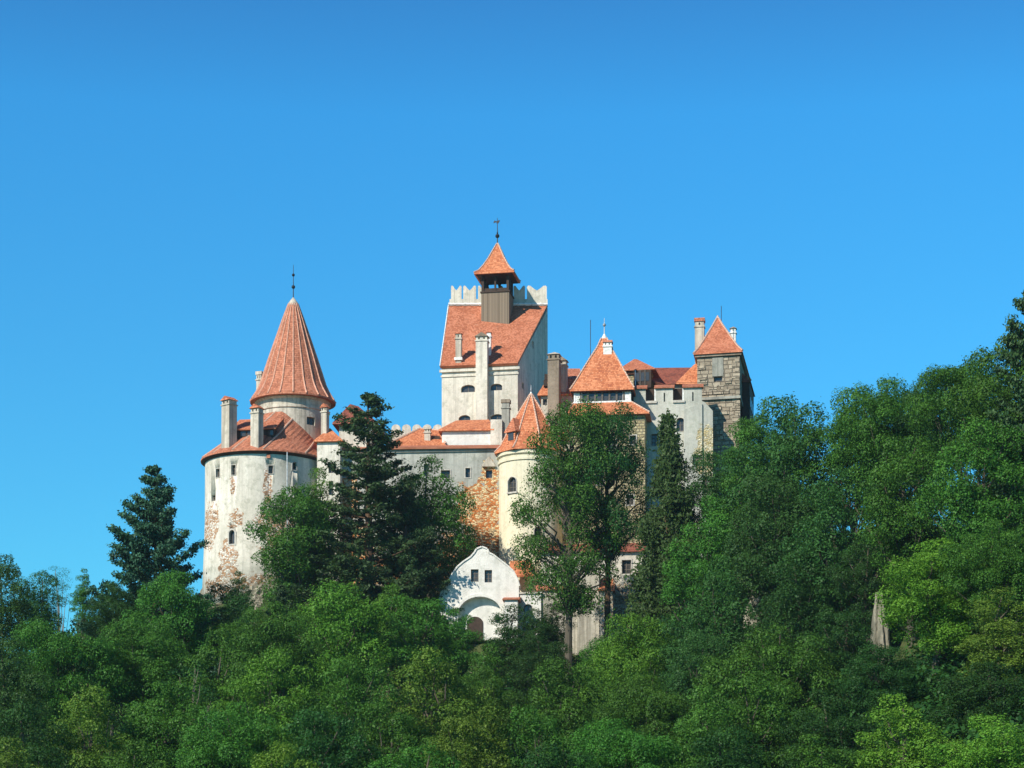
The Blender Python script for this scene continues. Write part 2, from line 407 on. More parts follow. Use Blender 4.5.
def chimney(parent, c, w, d, z0, z1, yaw=0, mat=None, cap='gable', capmat=None, holes=2):
    """a rendered stack with projecting band, vent holes and a little tiled roof; c = plan centre"""
    mat = mat or M_chim; ca, sa = math.cos(yaw), math.sin(yaw); t = (ca, sa)
    H = z1-z0; ch = min(.95, H*.25); zc = z1-ch
    body = [box((c[0], c[1], z0), w, d, zc-z0, yaw), box((c[0], c[1], zc-.002), w+.16, d+.16, .12, yaw)]
    o = part('chimney', join(*body), mat, parent)
    hk = .42 if cap == 'gable' else .5
    head = box((c[0], c[1], zc+.118), w*.96, d*.96, ch*hk, yaw)
    ho = part('chimney_head', head, mat, o)
    fr = Vector((sa, -ca, 0)); zt = zc+.118+ch*hk
    cs = []
    for i in range(holes):
        x = (i-(holes-1)/2)*w/max(holes, 1)*.9; ww = w*.17
        oo = Vector((c[0], c[1], zc+.2))+Vector((ca, sa, 0))*x+fr*(d*.48)
        cs.append(slab(win_poly(ww, ch*.3, 1.0), oo, t, .28, -.05))
    cut(ho, cs)
    if cap == 'gable':
        p0 = Vector((c[0], c[1], 0)); T = Vector((ca, sa, 0)); N = Vector((-sa, ca, 0)); w2 = w/2+.12; d2 = d/2+.12
        pts = [p0+T*a*w2+N*b*d2+Vector((0, 0, zt-.01)) for a in (-1, 1) for b in (-1, 1)]+[p0+N*b*d2+Vector((0, 0, z1)) for b in (-1, 1)]
        part('chimney_cap', hull(pts), capmat or M_tile, o)
    elif cap == 'hip':
        p0 = Vector((c[0], c[1], 0)); T = Vector((ca, sa, 0)); N = Vector((-sa, ca, 0)); w2 = w/2+.1; d2 = d/2+.1
        pts = [p0+T*a*w2+N*b*d2+Vector((0, 0, zt-.01)) for a in (-1, 1) for b in (-1, 1)]+[p0+Vector((0, 0, z1))]
        part('chimney_cap', hull(pts), capmat or M_tile, o)
    else: part('chimney_cap', box((c[0], c[1], zt), w+.14, d+.14, z1-zt, yaw), capmat or mat, o)
    return o
def finial(parent, x, y, z0, z1, balls, r=.05, mat=None):
    gs = [tube([(x, y, z0), (x, y, z1)], [r, r*.4], 6)]
    for zb, rb in balls:
        gs.append(lathe(x, y, [(r*.8, zb-rb), (rb*.8, zb-rb*.6), (rb, zb), (rb*.8, zb+rb*.6), (r*.8, zb+rb)], 10))
    return part('finial', join(*gs), mat or M_iron, parent)
# ================================================================== THE CASTLE
ORI = lambda px, py, Y: Vector(P(px, py, Y))
# ---------- round bastion
def bastion():
    Yc = 206; c = P(265, 463, Yc); s = scl(c); Rw = 59.3*s; ze = c.z; zb = Z(600, 199)
    root = thing('round_bastion', 'big round whitewashed bastion with peeling plaster under a tall ribbed red cone', 'tower', (c.x, c.y, zb))
    spots = [(ORI(212, 528, 203), (1.5, 2.6)), (ORI(227, 562, 200), (1.2, 2.6)), (ORI(277, 522, 200), (2.4, 1.4)), (ORI(300, 545, 200.5), (4, 3.4)),
             (ORI(234, 488, 201.5), (.35, 1.4)), (ORI(267, 488, 200), (.5, 2.2)), (ORI(235, 584, 200), (6, 1.2)), (ORI(236, 520, 201), (1.0, 1.2))]
    m = plaster('bastion_plaster', (.80, .75, .65), (.58, .54, .45), .9, spots, (.50, .28, .15), (.66, .60, .51), streak=.26)
    wall = lathe(c.x, c.y, [(Rw*1.05, zb), (Rw*1.02, zb+5), (Rw, zb+9), (Rw, ze-.5), (Rw+.05, ze)], 64)
    # the flat-faced wing on the side towards the courtyard
    w = part('wall', wall, m, root, True)
    wing_pl = yawbox(317, 340, 202.4, 6, R(-6), 460)
    wing = prism(wing_pl, Z(585, 200), Z(441, 202.4)); wg = part('wing_wall', wing, m, root)
    windows(root, w, wall, [((218, 473, 3.6, 8.5), dict(surround=.06)), ((233.5, 470, 4, 10), dict(surround=.06)), ((270.7, 469.5, 4.6, 8), dict(surround=.06)),
        ((294.6, 466, 4.4, 8, 1.0), dict(surround=.1)), ((297, 494, 6, 11), dict(surround=.05)), ((213.5, 498, 4, 6), {}), ((232, 537, 5.5, 14, 1.0), dict(mull=(0, 0), surround=.16))])
    windows(root, wg, wing, [((331, 468.5, 5, 9), {}), ((331, 488, 4.5, 14), dict(mull=(0, 3)))])
    part('plaque', box((P(268.5, 458, 199.9).x, P(268.5, 458, 199.9).y-.02, Z(458, 199.9)), .35, .12, .4), M_tile_c, root)
    part('drainpipe', tube([P(287.2, 452, 200.15), P(287.2, 500, 200.05), P(287.6, 545, 199.9)], .06), M_zinc, root)
    # upper drum
    D = P(293, 403, 208.3); sD = scl(D); Rd = 35.2*sD; zde = D.z
    drum = lathe(D.x, D.y, [(Rd, ze-1.5), (Rd, zde-1.3), (Rd+.12, zde-1.25), (Rd+.12, zde-1.0), (Rd, zde-.95), (Rd+.1, zde-.35), (Rd+.3, zde-.2), (Rd+.3, zde)], 56)
    dr = part('drum', drum, M_chim, root, False)
    windows(root, dr, drum, [((311, 421, 8, 8), dict(frame=M_framed, mull=(1, 0)))])
    # skirt roof lofted between the eave circle and the drum
    N = 64; zt = Z(411, 204.3); rise = zt-ze
    Re = Rw+.45; r0 = []; r1 = []; rb = []
    for i in range(N):
        a = 2*math.pi*i/N; q = (D.x+(Rd-.05)*math.cos(a), D.y+(Rd-.05)*math.sin(a))
        d = max(0, Re-math.dist(q, (c.x, c.y)))
        zz = ze+.1+min(rise*1.02, rise*(min(1.0, d/4.2))**.75)
        r1.append((*q, zz)); r0.append((c.x+Re*math.cos(a), c.y+Re*math.sin(a), ze+.06)); rb.append((c.x+Re*math.cos(a), c.y+Re*math.sin(a), ze-.12))
    mid = [tuple(np.array(p)*.5+np.array(q)*.5-np.array((0, 0, .10))) for p, q in zip(r0, r1)]
    sk = rings([rb, r0, mid, r1], True, False); part('skirt_roof', sk, M_tile_c, root)
    sb = bvh_of(sk)
    hips = []
    for i in (36, 40, 44, 49, 56): hips.append(ridge_line([r0[i], mid[i], r1[i]], .09, .35))
    part('hip_tiles', hips, M_ridge, root)
    # wooden gutter board under the eave
    part('eave_board', lathe(c.x, c.y, [(Rw+.06, ze-.34), (Rw+.34, ze-.15), (Rw+.34, ze-.125), (Rw+.06, ze-.13)], 64), M_woodd, root)
    # the cone
    apex = Z(303, 208.3); H = apex-zde
    prof = []; sc_ = Rd/35.2
    for py, r in ((404, 42.6), (402.6, 42.6), (398, 39.5), (392, 35.8), (385, 32.6), (375, 29.4), (360, 24.6), (340, 17.8), (320, 11.0), (304, 5.2)):
        prof.append((r*sc_, D.z+(403-py)*sc_/CT+.0))
    part('cone_roof', lathe(D.x, D.y, prof, 64), M_tile_c, root)
    ribs = []
    for i in range(20):
        a = 2*math.pi*(i+.35)/20
        ribs.append(tube([(D.x+r*math.cos(a), D.y+r*math.sin(a), z+.03) for r, z in prof[1:]], [.11, .11, .11, .10, .10, .09, .08, .07, .06], 5))
    part('cone_ribs', join(*ribs), plain('mortar_ribs', (.60, .32, .22), .9, .25), root)
    zt2 = prof[-1][1]
    part('cone_cap', lathe(D.x, D.y, [(.62, zt2-.15), (.55, zt2+.1), (.3, zt2+.45), (.06, zt2+.75)], 24), M_chim, root)
    finial(root, D.x, D.y, zt2+.6, Z(265, 208.3), [(Z(275, 208.3), .16), (Z(287, 208.3), .2)], .06)
    # chimneys
    for (px, pyb, pyt, wpx, yaw, Yh) in ((228.7, 446, 396, 11.5, R(-40), None), (256.5, 446, 404, 9.6, R(-28), None), (324.8, 437, 403, 6.2, R(-25), 203.6)):
        q, _ = hit(sb, px, pyb)
        if Yh: q = P(px, pyb, Yh)
        if q is None: q = P(px, pyb, 203)
        zt_ = Z(pyt, q.y, px); chimney(root, (q.x, q.y+.3), wpx*scl(q), wpx*scl(q)*.9, max(q.z-1.2, ze-.02), zt_, yaw)
    q = P(260, 400, 211.2); chimney(root, (q.x, q.y), .6, .6, Z(415, 211.2), Z(372, 211.2), R(-20), cap='flat')
    # shed dormer between the two front chimneys
    a = hit(sb, 233, 441)[0]; b2 = hit(sb, 274, 438)[0]
    if a and b2:
        t = (b2-a); t.z = 0; L = t.length; t.normalize(); nb = Vector((-t.y, t.x, 0)); z0 = min(a.z, b2.z)
        o = a.copy(); o.z = z0-.05
        fc = slab([(0, 0), (L, 0), (L, 1.15), (0, 1.15)], o, t, 2.4, 0); dm = part('dormer', fc, M_woodd, root)
        A = o+Vector((0, 0, 1.15)); part('dormer_roof', quad_roof(A-t*.25-nb*.35+Vector((0, 0, .02)), A+t*(L+.25)-nb*.35+Vector((0, 0, .02)), A+t*(L+.2)+nb*2.9+Vector((0, 0, 1.75)), A-t*.2+nb*2.9+Vector((0, 0, 1.75)), .14), M_tile, dm)
        gs = []
        for i in range(6):
            gs.append(slab([(L*(i+.12)/6, .5), (L*(i+.88)/6, .5), (L*(i+.88)/6, 1.0), (L*(i+.12)/6, 1.0)], o, t, .05, -.03))
        part('dormer_window', join(*gs), M_glass, dm)
    # little roof over the wing
    zr = Z(441, 202.4); pl = outset(wing_pl, .3); cx = sum(p[0] for p in pl)/4; cy = sum(p[1] for p in pl)/4
    part('wing_roof', hull([(x, y, zr) for x, y in pl]+[(x, y, zr-.15) for x, y in pl]+[(cx-.4, cy-.5, Z(429, cy)), (cx-.4, cy+1.2, Z(429, cy))]), M_tile_o, root)
    return c
bastion()
# ---------- the building behind the big pine
def pine_wing():
    pl = yawbox(339, 372, 204.5, 8, R(-5), 450); zb = Z(575, 200); ze = Z(424, 204.5)
    root = thing('courtyard_house', 'white house with brown hipped roof half hidden behind the big pine', 'building', (pl[0][0], pl[0][1], zb))
    g = prism(pl, zb, ze); w = part('wall', g, M_white, root)
    windows(root, w, g, [((352, 470, 5, 12), dict(surround=.08)), ((364, 500, 5, 9), dict(surround=.08)), ((347, 520, 5, 9), dict(surround=.08))])
    q = outset(pl, .6); a = P(350, 404, 208)
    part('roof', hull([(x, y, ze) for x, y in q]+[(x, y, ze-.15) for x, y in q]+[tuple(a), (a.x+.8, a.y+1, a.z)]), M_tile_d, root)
pine_wing()
# ---------- curtain wall
def curtain():
    A = XY(334, 203.5, 447); B = XY(500, 202.2, 447); B2 = XY(500, 205.5, 447); A2 = XY(334, 206.5, 447)
    zb = Z(585, 201); ztl, ztr = Z(448.5, 203.5), Z(446.5, 202.2); zt = (ztl+ztr)/2
    root = thing('curtain_wall', 'long grey curtain wall with fallen render showing orange brick and rubble', 'wall', (A[0], A[1], zb))
    spots = [(ORI(478, 500, 202.5), (2.4, 2.2)), (ORI(480, 520, 202.4), (2.6, 3.5)), (ORI(483, 548, 202.4), (3.0, 3.5)), (ORI(455, 560, 202.5), (4.0, 2.6)), (ORI(490, 475, 202.3), (.9, 1.8)), (ORI(400, 575, 202.6), (7, 2.0)), (ORI(345, 565, 202.6), (4, 5.0)), (ORI(345, 500, 202.6), (1.8, 3.0))]
    m = plaster('curtain_render', (.50, .50, .44), (.34, .34, .30), .7, spots, (.58, .19, .05), (.66, .50, .28), streak=.35)
    g = prism([A, B, B2, A2], zb, [ztl, ztr, ztr, ztl]); w = part('wall', g, m, root)
    windows(root, w, g, [((426.3, 470, 5, 12), dict(mull=(0, 1))), ((445.5, 474.3, 9, 8), dict(mull=(1, 0), surround=.1)), ((467.8, 472.8, 4.6, 9.5), dict(mull=(0, 1), surround=.1)),
        ((395, 470, 5, 10), {}), ((489, 474, 6.5, 8), dict(mull=(0, 0), depth=.5)), ((478, 551, 8, 12), dict(mull=(0, 0), depth=.7)), ((372, 480, 5, 10), {})])
    # broken hood of brick above the niche
    q = P(489, 467, 202.3); part('niche_hood', hull([(q.x-.7, q.y-.3, q.z), (q.x+.7, q.y-.3, q.z), (q.x-.6, q.y+.2, q.z+.5), (q.x+.6, q.y+.2, q.z+.5), (q.x, q.y-.1, q.z+1.1), (q.x-.7, q.y+.2, q.z), (q.x+.7, q.y+.2, q.z)]), M_chim, root)
    # tiled coping
    fl = Vector((A[0], A[1]-.45, ztl-.05)); fr = Vector((B[0], B[1]-.45, ztr-.05)); br = Vector((B2[0], B2[1], ztr+.9)); bl = Vector((A2[0], A2[1], ztl+.9))
    part('coping', quad_roof(fl, fr, br, bl, .2), M_tile_c, root)
    part('cornice', prism([(A[0], A[1]-.16), (B[0], B[1]-.16), (B[0], B[1]-.003), (A[0], A[1]-.003)], ztl-.55, ztl-.28), M_greyp, root)
curtain()
def lobed_wall():
    Y = 212; a = P(391, 432, Y); b = P(443, 430, Y); t = b-a; t.z = 0; L = t.length; zb = Z(448, Y); h = Z(431, Y)-zb; k = Z(424, Y)-Z(431, Y)
    root = thing('scalloped_parapet', 'low white parapet of rounded merlons between the pine and the square keep', 'wall', (a.x, a.y, zb))
    part('wall', slab([(0, 0), (L, 0), (L, h), (0, h)], (a.x, a.y, zb), t, .5), M_white, root)
    for i in range(5):
        w = L/5; poly = [(0, 0), (w*.86, 0)]+[(w*.43+w*.43*math.cos(x), k*.35+k*.6*math.sin(x)) for x in np.linspace(0, math.pi, 9)]
        o = Vector((a.x, a.y, zb+h-.005))+t.normalized()*(i*w+w*.05)
        part('merlon', slab([(float(x), float(y)) for x, y in poly], o, t, .49), M_white, root)
lobed_wall()
def low_house():
    ze = Z(445, 206.5); fl = P(391, 445, 206.5); fr = P(443, 445, 206.5)
    root = thing('low_tiled_house', 'low house behind the curtain wall with hipped red roof and one small chimney', 'building', (fl.x, fl.y, ze-4))
    pl = [(fl.x, fl.y), (fr.x, fr.y), (fr.x, fr.y+5), (fl.x, fl.y+5)]
    part('wall', prism(pl, ze-4, ze-.1), M_white, root)
    q = outset(pl, .3); r1 = P(420, 428.5, 210); r2 = P(439, 430.5, 209.3)
    rf = hull([(x, y, ze) for x, y in q]+[(x, y, ze-.12) for x, y in q]+[tuple(r1), tuple(r2)]); part('roof', rf, M_tile_o, root)
    part('hip_tiles', [ridge_line([(q[0][0], q[0][1], ze+.05), r1]), ridge_line([r1, r2]), ridge_line([(q[1][0], q[1][1], ze+.05), r2])], M_ridge, root)
    c = P(427.5, 442, 206.9); chimney(root, (c.x, c.y+.4), .62, .5, c.z-.8, Z(428, 207.3), R(-8), cap='flat')
    sk = P(436, 438, 207.6); part('skylight', box((sk.x, sk.y, sk.z-.6), .8, .5, .75), M_woodd, root)
low_house()
def hall():
    pl = yawbox(442, 491, 206.6, 5.2, R(-3), 436); ze = Z(430.2, 206.6)
    root = thing('white_hall', 'narrow white hall with shallow orange roof at the foot of the keep', 'building', (pl[0][0], pl[0][1], ze-5))
    part('wall', prism(pl, ze-5, ze-.12), M_chap, root)
    q = outset(pl, .35); r1 = P(456, 420.5, 209.6); r2 = P(489, 419.5, 209.4)
    part('roof', hull([(x, y, ze) for x, y in q]+[(x, y, ze-.14) for x, y in q]+[tuple(r1), tuple(r2)]), M_tile_o, root)
    pl2 = yawbox(490.5, 502, 206.0, 4, R(-3), 436); part('end_block', prism(pl2, ze-5, Z(419.5, 206)), M_white, root)
hall()
# ---------- square keep
def keep():
    fl = XY(441.8, 212, 372); fr = XY(517.8, 210.6, 372); br = XY(547.6, 221.5, 305); bl = XY(449.5, 221.5, 309)
    zb = Z(452, 208); zef, zer = Z(366.5, 212), Z(365.5, 210.6); ze = (zef+zer)/2
    zt = (Z(309, 221.5)+Z(305, 221.5))/2
    root = thing('square_keep', 'tall square white keep with steep red lean-to roof and swallow-tailed merlons', 'tower', (fl[0], fl[1], zb))
    g = prism([fl, fr, br, bl], zb, [ze, ze, zt-.3, zt-.3]); w = part('wall', g, M_white, root)
    sx = []
    windows(root, w, g, [((468, 388.5, 13.5, 7.5, .5), dict(mull=(1, 0))), ((496.3, 387, 11.5, 6.8, .5), dict(mull=(1, 0))), ((464.5, 418.5, 11.5, 7, .6), dict(mull=(1, 0))), ((497, 418, 13, 8, .6), dict(mull=(1, 0))),
        ((523, 386, 3, 6), {}), ((533, 345, 3, 7), {})])
    # moulded cornice under the eave
    FL, FR = Vector((*fl, 0)), Vector((*fr, 0)); t = (FR-FL).normalized(); nb = Vector((-t.y, t.x, 0)); L = (FR-FL).length
    for k, (dz, pr, hh) in enumerate(((-1.05, .10, .18), (-.55, .22, .28))):
        o = FL-t*pr; part('cornice', slab([(0, 0), (L+2*pr, 0), (L+2*pr, hh), (0, hh)], (o.x, o.y, ze+dz), t, pr-.004, -pr), M_white, root)
    # roof plane
    up = (zt-ze)/((Vector((*bl, 0))-FL).length); ov = .4
    rl = FL-nb*ov-t*.12; rr = FR-nb*ov+t*.05
    rl.z = ze-.0; rr.z = ze-.0
    BL, BR = Vector((bl[0]-.1, bl[1]-.25, zt+.2)), Vector((br[0]-.02, br[1]-.25, zt+.2))
    rg = quad_roof(rl+Vector((0, 0, .05)), rr+Vector((0, 0, .05)), BR, BL, .28); rf = part('roof', rg, M_tile, root)
    rb = bvh_of(rg)
    part('verge_mortar', [ridge_line([rl+Vector((0, 0, .1)), BL], .06, .6), ridge_line([BL+Vector((0, -.25, -.05)), BR+Vector((0, -.25, -.05))], .16, .8)], M_framew, root)
    # back parapet wall and merlons
    tb = (Vector((*br, 0))-Vector((*bl, 0))); Lb = tb.length; tb.normalize(); zp = zt-.29
    pa = part('parapet', slab([(0, 0), (Lb, 0), (Lb, Z(299, 221.5)-zp), (0, Z(299, 221.5)-zp)], (bl[0], bl[1]+.004, zp), tb, .7), M_white, root)
    s = scl(Vector((*bl, zt)))
    def merlon(px0, px1):
        a = P(px0, 303, 221.5); wd = (px1-px0)*s; z0 = Z(303.5, 221.5)-.1; h = Z(285.5, 221.5)-z0
        poly = [(0, 0), (wd, 0), (wd, h*.93), (wd*.94, h), (wd*.82, h*.98), (wd*.66, h*.84), (wd*.5, h*.74), (wd*.34, h*.84), (wd*.18, h*.98), (wd*.06, h), (0, h*.93)]
        y = bl[1]+(br[1]-bl[1])*(px0-449)/98
        part('merlon', slab(poly, (a.x, y+.003, z0), tb, .66), M_white, root)
    for a, b in ((451, 461.5), (463.2, 476), (478, 489), (500, 511.5), (513.5, 525), (527, 546.8)): merlon(a, b)
    # side parapet on the far flank
    # chimneys
    q = P(482.3, 372, 211.2); fy = fl[1]+(fr[1]-fl[1])*.53
    chimney(root, (q.x, fy-.42), 11.6*scl(q), 1.0, Z(435, 209), Z(334.5, fy), R(-9), M_white, 'gable', M_chimd, 2)
    sp = P(488, 340, 212.5); 
    q = hit(rb, 458.8, 360)[0]; chimney(root, (q.x, q.y), .62, .6, q.z-.8, Z(331, q.y), R(-9), cap='hip', holes=1)
    part('chimney_flashing', box((q.x, q.y-.05, q.z-.1), .85, .8, .3, R(-9)), M_framew, root)
    q = hit(rb, 489, 352)[0]; chimney(root, (q.x, q.y+.1), .45, .5, q.z-.6, Z(330.5, q.y), R(-9), cap='hip', holes=0, mat=M_framew)
    # belfry on the roof
    yaw = R(-10); q = hit(rb, 495, 318)[0]
    pl = yawbox(481.2, 509, q.y, 2.8, yaw, 318); cx = sum(p[0] for p in pl)/4; cy = sum(p[1] for p in pl)/4
    zbx = Z(293, q.y)
    bf = part('belfry_box', prism(pl, q.z-2.2, zbx), M_wood, root)
    part('rail', prism(outset(pl, .1), zbx, zbx+.14), M_woodd, bf)
    part('floor_hatch', box((pl[3][0]-.3, pl[3][1]-1.2, Z(311, q.y)), .25, .9, 1.6, yaw), M_framew, bf)
    zr = Z(272.5, q.y-.5)
    bev = outset(pl, .68)
    def corner(i, k): return (cx+(pl[i][0]-cx)*k, cy+(pl[i][1]-cy)*k)
    for i in range(4):
        x, y = corner(i, .9); part('post', box((x, y, zbx+.135), .26, .26, zr-zbx+.1, yaw), M_woodd, bf)
    for i in range(4):
        j = (i+1) % 4; a = Vector((*corner(i, .9), 0)); b = Vector((*corner(j, .9), 0)); m = (a+b)/2
        part('post', box((m.x, m.y, zbx+.135), .2, .2, zr-zbx+.1, yaw), M_woodd, bf)
        tt = (b-a); LL = tt.length
        for h in (0, 1):   # arched braces
            x0 = LL/2*h; w_ = LL/2; zz = zr-zbx; arc = [(x0, zz), (x0, zz-.75)]+[(x0+w_/2-w_/2*.82*math.cos(u), zz-.75+.6*math.sin(u)) for u in np.linspace(0, math.pi, 9)]+[(x0+w_, zz-.75), (x0+w_, zz)]
            part('brace', slab([(float(u), float(v)) for u, v in arc][::-1], (a.x, a.y, zbx), tt, .1, -.05), M_woodd, bf)
        part('balustrade', slab([(.1, .14), (LL-.1, .14), (LL-.1, .5), (.1, .5)], (a.x, a.y, zbx), tt, .07, -.035), M_woodd, bf)
    cc = (cx, cy); A = Z(243.5, cy)
    prof = [(1.0, zr-.22), (1.0, zr), (.80, zr+(A-zr)*.09), (.60, zr+(A-zr)*.27), (.39, zr+(A-zr)*.51), (.19, zr+(A-zr)*.78), (.02, A)]
    def ring(s_): return [(cx+(x-cx)*s_, cy+(y-cy)*s_) for x, y in bev]
    rg2 = rings([[(x, y, z) for x, y in ring(s_)] for s_, z in prof]); bro = part('belfry_roof', rg2, M_tile_o, bf)
    part('soffit', prism(outset(pl, .45), zr-.30, zr-.225), M_woodd, bf)
    part('hip_tiles', [ridge_line([(ring(s_)[i][0], ring(s_)[i][1], z+.03) for s_, z in prof[1:]], .08, .28) for i in range(4)], M_ridge, bf)
    finial(bf, cx, cy, A-.1, Z(218, cy), [(Z(236, cy), .24), (Z(233, cy), .1)], .07)
    # weather vane
    zv = Z(223, cy); part('weather_vane', slab([(-.45, 0), (-.1, .1), (-.1, -.05), (.1, -.05), (.3, .25), (.15, .3), (-.1, .2), (-.35, .3)], (cx, cy, zv), (1, -.2), .04, -.02), M_iron, bf)
    # small grey stack in front of the keep
    q = P(506, 416, 206.6); 
    root2 = root
    chimney(root2, (q.x, q.y), .8, .7, Z(440, 206.6), Z(400, 206.6), R(-9), M_greyp, 'flat', M_chimd, 0)
keep()
# ---------- cream round tower
def cream_tower():
    Y = 202.2; c = P(531, 455, Y); s = scl(c); Rw = 32*s; ze = c.z; zb = Z(600, 198)
    root = thing('cream_round_tower', 'slender cream round tower with pointed orange tiled cone in front of the keep', 'tower', (c.x, c.y, zb))
    g = lathe(c.x, c.y, [(Rw, zb), (Rw, ze-1.15), (Rw+.12, ze-1.1), (Rw+.12, ze-.9), (Rw+.02, ze-.85), (Rw+.05, ze-.6), (Rw+.24, ze-.45), (Rw+.24, ze-.1), (Rw+.1, ze)], 48)
    w = part('wall', g, M_cream, root, False)
    windows(root, w, g, [((512.3, 484.5, 8, 15, 1.0), dict(surround=.08, mull=(1, 2), sill=True)), ((538.3, 533, 8, 13, 1.0), dict(surround=.08)), ((548, 480, 8, 13, 1.0), dict(surround=.08))])
    A = Z(394, Y); prof = [(1.0, ze-.12), (1.0, ze+.02), (.83, ze+.75), (.70, ze+1.7), (.52, ze+3.0), (.30, ze+(A-ze)*.72), (.02, A)]
    N = 8; a0 = R(-90+22.5-6); Re = 38*s
    rr = [circ(c.x, c.y, Re*k, z, N, a0) for k, z in prof]
    part('cone_roof', rings(rr), M_tile_o, root)
    part('soffit', lathe(c.x, c.y, [(Rw+.1, ze-.16), (Re*.93, ze-.16), (Re*.93, ze-.125), (Rw+.1, ze-.125)], 8, a0), M_woodd, root)
    part('hip_tiles', [ridge_line([(q[i][0], q[i][1], q[i][2]+.02) for q in rr[1:]], .085, .3) for i in range(8)], M_ridge, root)
    part('apex_cap', lathe(c.x, c.y, [(.28, A-.5), (.2, A-.1), (.05, A+.2)], 10), M_framew, root)
    finial(root, c.x, c.y, A+.1, Z(385, Y), [(Z(390, Y), .09)], .04, M_zinc)
    # dormer with steep roof on the side of the cone
    b = bvh_of(rings(rr)); q = hit(b, 512, 441)[0]
    out = Vector((q.x-c.x, q.y-c.y, 0)).normalized(); t = Vector((-out.y, out.x, 0))
    if t.x < 0: t = -t
    o = q-Vector((0, 0, .3)); z2 = 1.25
    body = slab([(-.55, 0), (.55, 0), (.55, z2), (-.55, z2)], o, t, 1.6, -.15); dm = part('dormer', body, M_tile_o, root)
    nb = Vector((-t.y, t.x, 0)); T = o+Vector((0, 0, z2))-nb*.35
    part('dormer_roof', hull([T-t*.75, T+t*.75, T-t*.75+nb*1.6, T+t*.75+nb*1.6, T+nb*.5+Vector((0, 0, 1.45)), T+nb*1.5+Vector((0, 0, 1.45)), T-t*.75-Vector((0, 0, .1)), T+t*.75-Vector((0, 0, .1))]), M_tile, dm)
    part('dormer_window', slab([(-.36, .35), (.36, .35), (.36, 1.1), (-.36, 1.1)], o, t, .06, -.19), M_glass, dm)
    # small orange lean-to at the tower's foot
    a = P(512, 560, 197.8); part('foot_roof', hull([P(510, 561, 198), P(531, 560, 198.4), P(509, 575, 196.3), P(534, 574, 196.6), P(509, 577, 196.3), P(534, 576, 196.6), P(510, 577, 198.4), P(531, 577, 198.4)]), M_tile_o, root)
cream_tower()
